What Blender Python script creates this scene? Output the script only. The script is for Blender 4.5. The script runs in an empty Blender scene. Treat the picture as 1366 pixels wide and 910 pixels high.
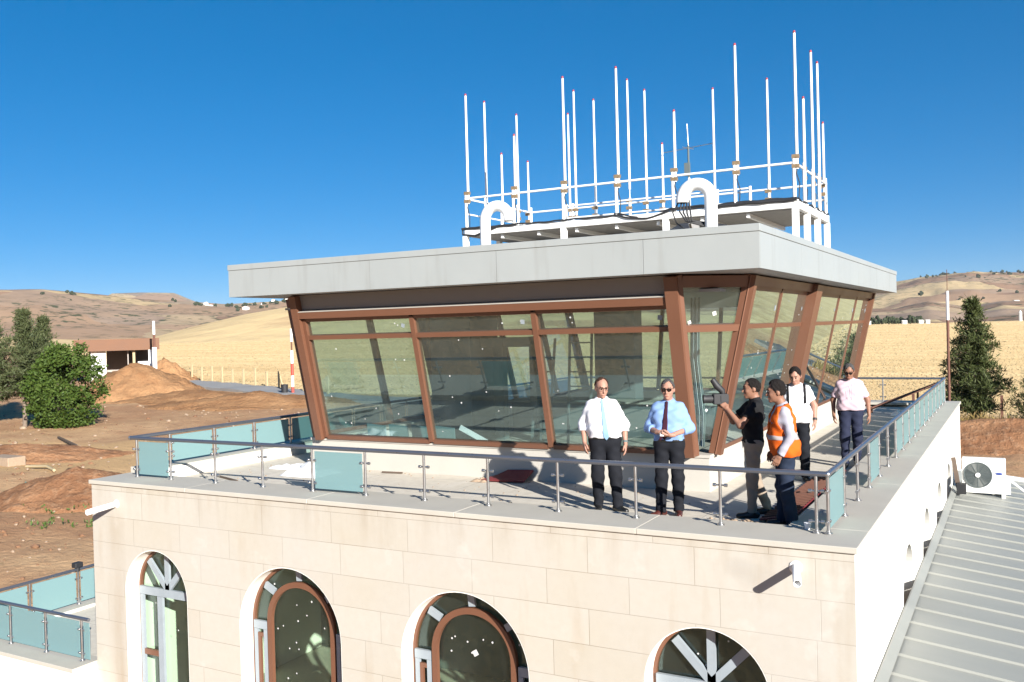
import bpy, bmesh, math, random
import numpy as np
from mathutils import Vector, Matrix, noise
random.seed(7)
PI = math.pi
SC = bpy.context.scene
COL = SC.collection
R = math.radians

# ------------------------------------------------------------------ helpers
def set_props(o, label=None, cat=None, group=None, kind=None):
    if label: o['label'] = label
    if cat: o['category'] = cat
    if group: o['group'] = group
    if kind: o['kind'] = kind
    return o

def thing(name, loc, label, cat, group=None, rz=0.0):
    o = bpy.data.objects.new(name, None)
    o.empty_display_size = 0.2
    COL.objects.link(o)
    o.location = loc
    o.rotation_euler = (0, 0, rz)
    return set_props(o, label, cat, group)

def root_loc(p):
    while p.parent: p = p.parent
    return Vector(p.location)

class MB:
    """collects shapes given in world coordinates and links them as one mesh object"""
    def __init__(s):
        s.v = []; s.f = []; s.sm = []
    def add(s, vs, fs, smooth=False):
        b = len(s.v)
        s.v += [tuple(v) for v in vs]
        s.f += [tuple(i + b for i in f) for f in fs]
        s.sm += [smooth] * len(fs)
        return s
    def box(s, lo, hi):
        x0, y0, z0 = lo; x1, y1, z1 = hi
        vs = [(x0,y0,z0),(x1,y0,z0),(x1,y1,z0),(x0,y1,z0),(x0,y0,z1),(x1,y0,z1),(x1,y1,z1),(x0,y1,z1)]
        return s.add(vs, [(3,2,1,0),(4,5,6,7),(0,1,5,4),(1,2,6,5),(2,3,7,6),(3,0,4,7)])
    def bar(s, p0, p1, w, d, up=(0,0,1), off=0.0):
        """box along p0->p1, width w across, depth d along 'up' (centred, shifted by off)"""
        p0 = Vector(p0); p1 = Vector(p1); t = (p1 - p0).normalized(); u = Vector(up)
        u = (u - t * u.dot(t)).normalized(); c = t.cross(u)
        vs = []
        for p in (p0, p1):
            for a, b in ((-1,-1),(1,-1),(1,1),(-1,1)):
                vs.append(p + c * (a * w / 2) + u * (b * d / 2 + off))
        return s.add(vs, [(3,2,1,0),(4,5,6,7),(0,1,5,4),(1,2,6,5),(2,3,7,6),(3,0,4,7)])
    def tube(s, pts, r, n=10, cap=True):
        pts = [Vector(p) for p in pts]
        rs = r if isinstance(r, (list, tuple)) else [r] * len(pts)
        vs = []; prev = None
        for i, p in enumerate(pts):
            t = (pts[min(i+1, len(pts)-1)] - pts[max(i-1, 0)]).normalized()
            if prev is None:
                a = Vector((0,0,1)) if abs(t.z) < 0.9 else Vector((1,0,0))
                u = (a - t * a.dot(t)).normalized()
            else:
                u = (prev - t * prev.dot(t)).normalized()
            prev = u; w = t.cross(u)
            for k in range(n):
                an = 2 * PI * k / n
                vs.append(p + (u * math.cos(an) + w * math.sin(an)) * rs[i])
        fs = []
        for i in range(len(pts) - 1):
            for k in range(n):
                k2 = (k + 1) % n
                fs.append((i*n+k, i*n+k2, (i+1)*n+k2, (i+1)*n+k))
        s.add(vs, fs, True)
        if cap:
            s.add(vs[:n], [tuple(reversed(range(n)))]); s.add(vs[-n:], [tuple(range(n))])
        return s
    def prism(s, poly, ext):
        """polygon (list of points) extruded by vector ext"""
        n = len(poly); e = Vector(ext)
        vs = [Vector(p) for p in poly] + [Vector(p) + e for p in poly]
        fs = [tuple(reversed(range(n))), tuple(range(n, 2*n))]
        for i in range(n):
            j = (i + 1) % n
            fs.append((i, j, n + j, n + i))
        return s.add(vs, fs)
    def quad(s, a, b, c, d):
        return s.add([a, b, c, d], [(0,1,2,3)])
    def ball(s, c, r, sub=1, jit=0.0, sc=(1,1,1)):
        bm = bmesh.new(); bmesh.ops.create_icosphere(bm, subdivisions=sub, radius=1)
        vs = []
        for v in bm.verts:
            k = 1 + random.uniform(-jit, jit)
            vs.append((c[0]+v.co.x*r*k*sc[0], c[1]+v.co.y*r*k*sc[1], c[2]+v.co.z*r*k*sc[2]))
        fs = [tuple(v.index for v in f.verts) for f in bm.faces]
        bm.free()
        return s.add(vs, fs, jit == 0)
    def build(s, name, mat, parent=None, bevel=0.0, local=False):
        me = bpy.data.meshes.new(name)
        if parent is not None and not local:
            o0 = root_loc(parent)
            vs = [(v[0]-o0.x, v[1]-o0.y, v[2]-o0.z) for v in s.v]
        else: vs = s.v
        me.from_pydata(vs, [], s.f)
        me.polygons.foreach_set('use_smooth', s.sm)
        bm = bmesh.new(); bm.from_mesh(me)
        bmesh.ops.recalc_face_normals(bm, faces=bm.faces)
        bm.to_mesh(me); bm.free()
        me.update()
        o = bpy.data.objects.new(name, me)
        COL.objects.link(o)
        if mat: me.materials.append(mat)
        if parent is not None: o.parent = parent
        if bevel:
            m = o.modifiers.new('bevel', 'BEVEL'); m.width = bevel; m.segments = 2; m.limit_method = 'ANGLE'
        return o

def tree_copy(o, parent=None):
    c = o.copy(); COL.objects.link(c)
    if parent is not None: c.parent = parent
    for ch in list(o.children): tree_copy(ch, c)
    return c

# ------------------------------------------------------------------ materials
def new_mat(name):
    m = bpy.data.materials.new(name); m.use_nodes = True
    nt = m.node_tree; nt.nodes.clear()
    return m, nt, nt.nodes, nt.links

def N(nt, t, **kw):
    n = nt.nodes.new(t)
    for k, v in kw.items():
        if k in n.inputs: n.inputs[k].default_value = v
        else: setattr(n, k, v)
    return n

def principled(nt, col=None, rough=0.5, metal=0.0, spec=0.5):
    b = nt.nodes.new('ShaderNodeBsdfPrincipled')
    if col is not None: b.inputs['Base Color'].default_value = (*col, 1)
    b.inputs['Roughness'].default_value = rough
    b.inputs['Metallic'].default_value = metal
    b.inputs['Specular IOR Level'].default_value = spec
    o = nt.nodes.new('ShaderNodeOutputMaterial')
    nt.links.new(b.outputs[0], o.inputs[0])
    return b

def mixrgb(nt, fac, a, b, mode='MIX'):
    n = nt.nodes.new('ShaderNodeMix'); n.data_type = 'RGBA'; n.blend_type = mode
    for s, v in ((n.inputs['Factor'], fac), (n.inputs['A'], a), (n.inputs['B'], b)):
        if hasattr(v, 'is_linked') or isinstance(v, bpy.types.NodeSocket): nt.links.new(v, s)
        elif isinstance(v, (int, float)): s.default_value = v
        else: s.default_value = (*v, 1)
    return n.outputs['Result']

def ramp(nt, fac, stops):
    n = nt.nodes.new('ShaderNodeValToRGB')
    el = n.color_ramp.elements
    while len(el) < len(stops): el.new(0.5)
    for e, (p, c) in zip(el, stops):
        e.position = p; e.color = (*c, 1) if not isinstance(c, (int, float)) else (c, c, c, 1)
    nt.links.new(fac, n.inputs[0])
    return n.outputs['Color']

def math_n(nt, op, a, b=None, clamp=False):
    n = nt.nodes.new('ShaderNodeMath'); n.operation = op; n.use_clamp = clamp
    for i, v in enumerate((a, b)):
        if v is None: continue
        if isinstance(v, bpy.types.NodeSocket): nt.links.new(v, n.inputs[i])
        else: n.inputs[i].default_value = v
    return n.outputs[0]

def pos(nt, scale=(1,1,1), loc=(0,0,0)):
    g = nt.nodes.new('ShaderNodeNewGeometry')
    m = nt.nodes.new('ShaderNodeMapping')
    m.inputs['Scale'].default_value = scale; m.inputs['Location'].default_value = loc
    nt.links.new(g.outputs['Position'], m.inputs['Vector'])
    return m.outputs[0]

def objco(nt, scale=(1,1,1)):
    g = nt.nodes.new('ShaderNodeTexCoord')
    m = nt.nodes.new('ShaderNodeMapping'); m.inputs['Scale'].default_value = scale
    nt.links.new(g.outputs['Object'], m.inputs['Vector'])
    return m.outputs[0]

def noise_t(nt, vec, scale, detail=4, rough=0.55, dist=0.0):
    n = nt.nodes.new('ShaderNodeTexNoise')
    n.inputs['Scale'].default_value = scale; n.inputs['Detail'].default_value = detail
    n.inputs['Roughness'].default_value = rough; n.inputs['Distortion'].default_value = dist
    nt.links.new(vec, n.inputs['Vector'])
    return n.outputs['Fac']

def bump(nt, b, height, strength=0.3, dist=0.02):
    n = nt.nodes.new('ShaderNodeBump'); n.inputs['Strength'].default_value = strength
    n.inputs['Distance'].default_value = dist
    nt.links.new(height, n.inputs['Height']); nt.links.new(n.outputs[0], b.inputs['Normal'])

def simple(name, col, rough=0.5, metal=0.0, var=0.12, scale=3.0, bmp=0.0, bscale=40, spec=0.5, obj=False):
    m, nt, nd, lk = new_mat(name)
    b = principled(nt, col, rough, metal, spec)
    v = objco(nt) if obj else pos(nt)
    f = noise_t(nt, v, scale, 5)
    c = mixrgb(nt, f, tuple(max(0, x * (1 - var)) for x in col), tuple(min(1, x * (1 + var)) for x in col))
    lk.new(c, b.inputs['Base Color'])
    rr = math_n(nt, 'ADD', math_n(nt, 'MULTIPLY', f, 0.2), max(0.02, rough - 0.1))
    lk.new(rr, b.inputs['Roughness'])
    if bmp: bump(nt, b, noise_t(nt, v, bscale, 4), bmp, 0.01)
    return m

M = {}
M['brown'] = simple('brown_aluminium', (0.150, 0.066, 0.038), 0.42, 0.0, 0.10, 1.5)
M['film'] = simple('pale_blue_protective_film', (0.27, 0.31, 0.34), 0.4, 0, 0.12, 6)
M['greyband'] = simple('grey_panel_above_windows', (0.20, 0.185, 0.175), 0.6, 0, 0.08, 1)
M['soffit'] = simple('soffit_grey_panel', (0.42, 0.41, 0.40), 0.6, 0, 0.06, 1)
M['plaster'] = simple('white_plaster', (0.80, 0.775, 0.715), 0.85, 0, 0.035, 0.9, 0.15, 60)
M['plinth'] = simple('pale_plinth_plaster', (0.45, 0.42, 0.37), 0.85, 0, 0.09, 1.3, 0.2, 40)
M['whitepaint'] = simple('white_painted_steel', (0.82, 0.82, 0.80), 0.38, 0, 0.04, 3)
M['whitetube'] = simple('white_fibreglass', (0.84, 0.83, 0.80), 0.45, 0, 0.05, 2)
M['redtip'] = simple('red_cap', (0.35, 0.03, 0.03), 0.5)
M['clamp'] = simple('tarnished_clamp', (0.30, 0.21, 0.12), 0.5, 0.4, 0.4, 15)
M['blackrubber'] = simple('black_rubber', (0.02, 0.02, 0.022), 0.6, 0, 0.2)
M['steel'] = simple('stainless_steel', (0.46, 0.46, 0.46), 0.30, 0.9, 0.1, 8)
M['handrail'] = simple('dark_blue_grey_handrail', (0.20, 0.215, 0.25), 0.30, 0.75, 0.10, 4)
M['coping'] = simple('grey_stone_coping', (0.45, 0.42, 0.36), 0.8, 0, 0.10, 2.0, 0.15, 60)
M['wood_dark'] = simple('dark_weathered_board', (0.10, 0.07, 0.05), 0.8, 0, 0.3, 3)
M['pvc'] = simple('white_plastic_pipe', (0.78, 0.78, 0.77), 0.4)
M['dark'] = simple('dark_interior', (0.05, 0.05, 0.05), 0.8)
M['tan_post'] = simple('tan_concrete_post', (0.42, 0.33, 0.19), 0.9, 0, 0.12)
M['mast_white'] = simple('mast_white_paint', (0.80, 0.79, 0.77), 0.5)
M['mast_red'] = simple('mast_red_paint', (0.45, 0.06, 0.04), 0.5)
M['rust'] = simple('rusty_brown_steel', (0.13, 0.055, 0.035), 0.75, 0, 0.3, 6)
M['kerb'] = simple('grey_kerb_concrete', (0.27, 0.26, 0.245), 0.9, 0, 0.15, 0.6)
M['ac_white'] = simple('white_appliance_casing', (0.78, 0.78, 0.75), 0.4, 0, 0.04)
M['ac_grille'] = simple('grey_fan_grille', (0.27, 0.27, 0.25), 0.5)
M['ac_blue'] = simple('blue_badge', (0.03, 0.06, 0.25), 0.4)
M['cloth_white'] = simple('white_sheet', (0.82, 0.82, 0.82), 0.8, 0, 0.05)
M['redmat'] = simple('dark_red_board', (0.16, 0.022, 0.025), 0.6, 0, 0.35, 9)
M['rubble'] = simple('pale_rubble', (0.33, 0.24, 0.165), 0.95, 0, 0.3, 8)
M['turq'] = simple('turquoise_plastic', (0.07, 0.33, 0.28), 0.5)
M['column'] = simple('grey_interior_column', (0.105, 0.128, 0.128), 0.8, 0, 0.10, 1)
M['hutbrown'] = simple('hut_brown_fascia', (0.17, 0.085, 0.048), 0.8, 0, 0.15, 0.5)
M['hutwhite'] = simple('hut_white_render', (0.80, 0.78, 0.74), 0.9, 0, 0.05, 0.5)
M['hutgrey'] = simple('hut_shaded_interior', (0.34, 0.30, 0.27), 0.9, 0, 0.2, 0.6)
M['sticker'] = simple('white_paper_sticker', (0.55, 0.55, 0.53), 0.7)
M['ceiling'] = simple('control_room_ceiling', (0.35, 0.35, 0.34), 0.8)

# roofing aluminium of the fascia with faint dents
def mk_fascia():
    m, nt, nd, lk = new_mat('silver_composite_fascia')
    b = principled(nt, (0.5, 0.5, 0.5), 0.42, 0.0, 0.5)
    p = pos(nt)
    f = noise_t(nt, p, 0.5, 3)
    st = noise_t(nt, pos(nt, (3, 3, 0.25)), 1.6, 4)
    c = mixrgb(nt, f, (0.285, 0.305, 0.30), (0.34, 0.36, 0.35))
    c = mixrgb(nt, math_n(nt, 'MULTIPLY', ramp(nt, st, [(0.55, 0.0), (0.75, 1.0)]), 0.35), c, (0.22, 0.22, 0.20))
    lk.new(c, b.inputs['Base Color'])
    bump(nt, b, noise_t(nt, p, 1.1, 3), 0.22, 0.06)
    return m
M['fascia'] = mk_fascia()

def mk_stone():
    m, nt, nd, lk = new_mat('cream_limestone_cladding')
    b = principled(nt, None, 0.85, 0, 0.3)
    g = nt.nodes.new('ShaderNodeNewGeometry')
    sp = nt.nodes.new('ShaderNodeSeparateXYZ'); lk.new(g.outputs['Position'], sp.inputs[0])
    cb = nt.nodes.new('ShaderNodeCombineXYZ')
    wob = noise_t(nt, g.outputs['Position'], 0.35, 1)
    hx = math_n(nt, 'ADD', math_n(nt, 'ADD', sp.outputs['X'], sp.outputs['Y']), 40.0)
    lk.new(hx, cb.inputs['X'])
    lk.new(math_n(nt, 'ADD', sp.outputs['Z'], 0.436 * 20 + 0.04), cb.inputs['Y'])
    br = nt.nodes.new('ShaderNodeTexBrick')
    br.inputs['Scale'].default_value = 1.0
    br.inputs['Brick Width'].default_value = 1.32; br.inputs['Row Height'].default_value = 0.436
    br.inputs['Mortar Size'].default_value = 0.0048; br.inputs['Mortar Smooth'].default_value = 0.4
    br.inputs['Bias'].default_value = 0.0
    br.offset = 0.37; br.offset_frequency = 2; br.squash = 0.82; br.squash_frequency = 3
    br.inputs['Color1'].default_value = (0.432, 0.393, 0.322, 1)
    br.inputs['Color2'].default_value = (0.470, 0.436, 0.374, 1)
    br.inputs['Mortar'].default_value = (0.26, 0.22, 0.165, 1)
    lk.new(cb.outputs[0], br.inputs['Vector'])
    # broad tint change, veins and vertical dirt runs
    f1 = noise_t(nt, g.outputs['Position'], 0.5, 3)
    c = mixrgb(nt, ramp(nt, f1, [(0.35, 0.0), (0.7, 0.75)]), br.outputs['Color'], (0.45, 0.425, 0.385))
    f2 = noise_t(nt, pos(nt, (2.4, 2.4, 0.5)), 1.0, 5)
    c = mixrgb(nt, ramp(nt, f2, [(0.57, 0.0), (0.74, 0.42)]), c, (0.36, 0.285, 0.20))
    f3 = noise_t(nt, pos(nt, (1, 1, 1)), 9.0, 6)
    c = mixrgb(nt, ramp(nt, f3, [(0.35, 0.0), (0.75, 0.22)]), c, (0.38, 0.33, 0.265))
    f5 = noise_t(nt, pos(nt, (1.6, 1.6, 0.22)), 1.7, 5, 0.6)
    top = nt.nodes.new('ShaderNodeMapRange'); top.inputs['From Min'].default_value = -0.75; top.inputs['From Max'].default_value = 0.0
    lk.new(sp.outputs['Z'], top.inputs['Value'])
    c = mixrgb(nt, math_n(nt, 'MULTIPLY', math_n(nt, 'POWER', top.outputs[0], 1.6), ramp(nt, f5, [(0.47, 0.0), (0.70, 0.55)])), c, (0.30, 0.245, 0.18))
    f6 = noise_t(nt, g.outputs['Position'], 1.6, 4, 0.6)
    c = mixrgb(nt, ramp(nt, f6, [(0.60, 0.0), (0.70, 0.45)]), c, (0.53, 0.50, 0.45))
    # few soft grey thumb-size smudges
    f4 = noise_t(nt, pos(nt, (1, 1, 1), (3, 1, 7)), 1.25, 1)
    c = mixrgb(nt, ramp(nt, f4, [(0.70, 0.0), (0.80, 0.35)]), c, (0.24, 0.21, 0.18))
    # brownish run-off below the left spout
    run = nt.nodes.new('ShaderNodeMapRange'); run.inputs['From Min'].default_value = 0.28; run.inputs['From Max'].default_value = 0.05
    lk.new(math_n(nt, 'ABSOLUTE', math_n(nt, 'ADD', math_n(nt, 'ADD', sp.outputs['X'], 11.62), math_n(nt, 'MULTIPLY', math_n(nt, 'SUBTRACT', wob, 0.5), 0.25))), run.inputs['Value'])
    run.clamp = True
    zz = nt.nodes.new('ShaderNodeMapRange'); zz.inputs['From Min'].default_value = -0.28; zz.inputs['From Max'].default_value = -0.5
    lk.new(sp.outputs['Z'], zz.inputs['Value'])
    k = math_n(nt, 'MULTIPLY', math_n(nt, 'MULTIPLY', run.outputs[0], zz.outputs[0]), math_n(nt, 'MULTIPLY', ramp(nt, f2, [(0.3, 0.2), (0.7, 1.0)]), 0.42))
    c = mixrgb(nt, k, c, (0.27, 0.19, 0.11))
    lk.new(c, b.inputs['Base Color'])
    h = mixrgb(nt, 0.35, br.outputs['Fac'], f3)
    bump(nt, b, math_n(nt, 'SUBTRACT', math_n(nt, 'MULTIPLY', f3, 0.3), br.outputs['Fac']), 0.35, 0.012)
    return m
M['stone'] = mk_stone()

def mk_floor():
    m, nt, nd, lk = new_mat('terrace_screed')
    b = principled(nt, None, 0.88, 0, 0.3)
    p = pos(nt)
    f = noise_t(nt, p, 0.7, 5); f2 = noise_t(nt, p, 7, 6); f3 = noise_t(nt, p, 1.9, 3, dist=0.6)
    c = mixrgb(nt, f, (0.56, 0.51, 0.425), (0.65, 0.60, 0.51))
    c = mixrgb(nt, ramp(nt, f2, [(0.40, 0.0), (0.72, 0.45)]), c, (0.43, 0.385, 0.32))
    c = mixrgb(nt, ramp(nt, f3, [(0.58, 0.0), (0.66, 0.28)]), c, (0.67, 0.63, 0.57))
    g = nt.nodes.new('ShaderNodeNewGeometry')
    br = nt.nodes.new('ShaderNodeTexBrick'); br.inputs['Scale'].default_value = 1
    br.inputs['Brick Width'].default_value = 2.05; br.inputs['Row Height'].default_value = 1.35
    br.inputs['Mortar Size'].default_value = 0.009
    br.inputs['Color1'].default_value = (0,0,0,1); br.inputs['Color2'].default_value = (0,0,0,1); br.inputs['Mortar'].default_value = (1,1,1,1)
    br.offset = 0.0
    lk.new(g.outputs['Position'], br.inputs['Vector'])
    c = mixrgb(nt, math_n(nt, 'MULTIPLY', br.outputs['Fac'], 0.5), c, (0.30, 0.28, 0.25))
    lk.new(c, b.inputs['Base Color'])
    bump(nt, b, f2, 0.3, 0.01)
    return m
M['floor'] = mk_floor()

def mk_glass(name, tint, refl=1.0, rough=0.0, ior=1.5, dirt=0.0):
    m, nt, nd, lk = new_mat(name)
    tr = N(nt, 'ShaderNodeBsdfTransparent'); tr.inputs[0].default_value = (*tint, 1)
    gl = N(nt, 'ShaderNodeBsdfGlossy'); gl.inputs['Roughness'].default_value = rough
    gl.inputs['Color'].default_value = (0.76, 0.92, 0.93, 1)
    fr = N(nt, 'ShaderNodeLayerWeight'); fr.inputs['Blend'].default_value = 0.5
    sch = math_n(nt, 'ADD', math_n(nt, 'MULTIPLY', math_n(nt, 'POWER', fr.outputs['Facing'], 5.0), 0.7), 0.04)
    p = pos(nt)
    bp = N(nt, 'ShaderNodeBump'); bp.inputs['Strength'].default_value = 0.02; bp.inputs['Distance'].default_value = 0.02
    lk.new(noise_t(nt, p, 0.9, 1), bp.inputs['Height'])
    lk.new(bp.outputs[0], gl.inputs['Normal'])
    fac = math_n(nt, 'MULTIPLY', sch, refl, True)
    mx = N(nt, 'ShaderNodeMixShader')
    lk.new(fac, mx.inputs[0]); lk.new(tr.outputs[0], mx.inputs[1]); lk.new(gl.outputs[0], mx.inputs[2])
    out = N(nt, 'ShaderNodeOutputMaterial')
    sh = mx.outputs[0]
    if dirt:
        df = N(nt, 'ShaderNodeBsdfDiffuse'); df.inputs[0].default_value = (0.45, 0.48, 0.44, 1)
        m2 = N(nt, 'ShaderNodeMixShader')
        f = noise_t(nt, pos(nt, (1, 1, 0.6)), 1.1, 6)
        k = math_n(nt, 'MULTIPLY', ramp(nt, f, [(0.35, 0.25), (0.75, 1.0)]), dirt)
        lk.new(k, m2.inputs[0]); lk.new(sh, m2.inputs[1]); lk.new(df.outputs[0], m2.inputs[2])
        sh = m2.outputs[0]
    lk.new(sh, out.inputs[0])
    return m
M['glass'] = mk_glass('green_tinted_glass', (0.845, 0.93, 0.92), 3.0, 0, 1.5, 0.05)
M['glass_low'] = mk_glass('window_glass', (0.84, 0.92, 0.86), 1.3, 0, 1.5, 0.03)

def mk_frosted():
    m, nt, nd, lk = new_mat('frosted_blue_green_glass')
    b = principled(nt, (0.30, 0.47, 0.48), 0.28, 0, 0.5)
    b.inputs['Alpha'].default_value = 1.0
    tl = N(nt, 'ShaderNodeBsdfTranslucent'); tl.inputs[0].default_value = (0.28, 0.45, 0.47, 1)
    mx = N(nt, 'ShaderNodeMixShader'); mx.inputs[0].default_value = 0.35
    out = [n for n in nt.nodes if n.type == 'OUTPUT_MATERIAL'][0]
    lk.new(b.outputs[0], mx.inputs[1]); lk.new(tl.outputs[0], mx.inputs[2])
    tr = N(nt, 'ShaderNodeBsdfTransparent'); tr.inputs[0].default_value = (0.65, 0.8, 0.8, 1)
    m2 = N(nt, 'ShaderNodeMixShader'); m2.inputs[0].default_value = 0.22
    lk.new(mx.outputs[0], m2.inputs[1]); lk.new(tr.outputs[0], m2.inputs[2])
    lk.new(m2.outputs[0], out.inputs[0])
    return m
M['frosted'] = mk_frosted()

def mk_metalroof():
    m, nt, nd, lk = new_mat('pale_grey_sheet_roofing')
    b = principled(nt, None, 0.45, 0.0, 0.5)
    f = noise_t(nt, pos(nt, (0.5, 2.0, 1)), 1.4, 5)
    f2 = noise_t(nt, pos(nt), 14, 4)
    c = mixrgb(nt, f, (0.235, 0.24, 0.215), (0.285, 0.285, 0.255))
    c = mixrgb(nt, ramp(nt, f2, [(0.55, 0.0), (0.8, 0.3)]), c, (0.27, 0.26, 0.22))
    lk.new(c, b.inputs['Base Color'])
    return m
M['sheet'] = mk_metalroof()
# ------------------------------------------------------------------ camera, sun, sky
CAMP = Vector((1.5432, -9.9036, 2.47))
cm = bpy.data.cameras.new('camera'); cam = bpy.data.objects.new('camera', cm); COL.objects.link(cam)
rot = Matrix(((0.87265642, 0.01686681, 0.48804332), (0.48760771, 0.02441629, -0.87272135), (-0.02663623, 0.99955958, 0.01308265)))
cam.matrix_world = Matrix.Translation(CAMP) @ rot.to_4x4()
cm.sensor_width = 36.0; cm.lens = 1215.276 / 1366 * 36.0
cm.clip_start = 0.1; cm.clip_end = 30000
SC.camera = cam

SUN = Vector((0.765, -0.55, 0.335)).normalized()
sl = bpy.data.lights.new('sun', 'SUN'); sl.energy = 5.0; sl.angle = R(0.53); sl.color = (1.0, 0.96, 0.895)
so = bpy.data.objects.new('sun', sl); COL.objects.link(so)
so.rotation_euler = SUN.to_track_quat('Z', 'Y').to_euler()
so.location = (30, -30, 40)

w = bpy.data.worlds.new('World'); SC.world = w; w.use_nodes = True
nt = w.node_tree; nt.nodes.clear()
sky = nt.nodes.new('ShaderNodeTexSky'); sky.sky_type = 'NISHITA'; sky.sun_disc = False
sky.sun_elevation = math.asin(SUN.z); sky.sun_rotation = math.atan2(SUN.x, SUN.y)
sky.altitude = 900; sky.air_density = 0.6; sky.dust_density = 0.5; sky.ozone_density = 6.0
bg = nt.nodes.new('ShaderNodeBackground'); bg.inputs['Strength'].default_value = 0.108
wo = nt.nodes.new('ShaderNodeOutputWorld')
gm = nt.nodes.new('ShaderNodeGamma'); gm.inputs[1].default_value = 0.6
hs = nt.nodes.new('ShaderNodeHueSaturation'); hs.inputs['Saturation'].default_value = 1.5
nt.links.new(sky.outputs[0], gm.inputs[0]); nt.links.new(gm.outputs[0], hs.inputs['Color']); nt.links.new(hs.outputs[0], bg.inputs[0]); nt.links.new(bg.outputs[0], wo.inputs[0])
SC.view_settings.view_transform = 'Standard'; SC.view_settings.look = 'None'
SC.view_settings.exposure = 1.18; SC.view_settings.gamma = 1.0
SC.view_settings.use_curve_mapping = False
SC.cycles.max_bounces = 10; SC.cycles.transparent_max_bounces = 24
SC.cycles.caustics_reflective = False; SC.cycles.caustics_refractive = False

# ------------------------------------------------------------------ terrain
FW = Vector((-0.4882, 0.8727)); RT = Vector((0.8727, 0.4882))
FPX = 1215.3
def dirv(th): return FW * math.cos(th) + RT * math.sin(th)
def px_th(px): return math.atan((px - 683) / FPX)
def at(px, r):
    d = dirv(px_th(px)); return CAMP.x + d.x * r, CAMP.y + d.y * r
def lerp(x, pts):
    if x <= pts[0][0]: return pts[0][1]
    for (a, va), (b, vb) in zip(pts, pts[1:]):
        if x <= b: return va + (vb - va) * (x - a) / (b - a)
    return pts[-1][1]
def sstep(a, b, x):
    t = max(0.0, min(1.0, (x - a) / (b - a))); return t * t * (3 - 2 * t)
def fbm(x, y, s, o=4):
    return noise.fractal(Vector((x * s, y * s, 3.1)), 1.0, 2.0, o)

FIELDLINE = [(-400, 230), (-150, 118), (-108, 84), (-69, 71), (-3, 66), (60, 74), (300, 120)]
def gz(x, y):
    r = math.hypot(x - CAMP.x, y - CAMP.y)
    z = lerp(r, [(30, -6.0), (136, -4.0), (640, -1.1), (700, -1.6), (1000, -9)])
    dirt = 1 - sstep(-4, 2, y - lerp(x, FIELDLINE)) if r < 400 else 0
    if r > 8:
        z += dirt * (0.22 * fbm(x, y, 0.13, 3) + 0.10 * fbm(x + 50, y, 0.6, 3)) * min(1, (r - 8) / 15)
        z += (1 - dirt) * (0.25 * fbm(x, y, 0.02, 2)) * sstep(80, 250, r)
    return z

def ground_mesh():
    rings = [3.0]
    while rings[-1] < 1000: rings.append(rings[-1] * 1.035 + 0.15)
    th = [-60 + 120 * i / 330 for i in range(331)] + [60 + 240 * i / 90 for i in range(1, 90)]
    n = len(th); vs = [(CAMP.x, CAMP.y, -6.0)]
    for r in rings:
        for t in th:
            d = dirv(R(t)); x = CAMP.x + d.x * r; y = CAMP.y + d.y * r
            vs.append((x, y, gz(x, y)))
    fs = [(0, 1 + k, 1 + (k + 1) % n) for k in range(n)]
    for i in range(len(rings) - 1):
        for k in range(n):
            k2 = (k + 1) % n
            fs.append((1 + i*n + k, 1 + (i+1)*n + k, 1 + (i+1)*n + k2, 1 + i*n + k2))
    mb = MB(); mb.add(vs, fs, True); return mb

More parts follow.
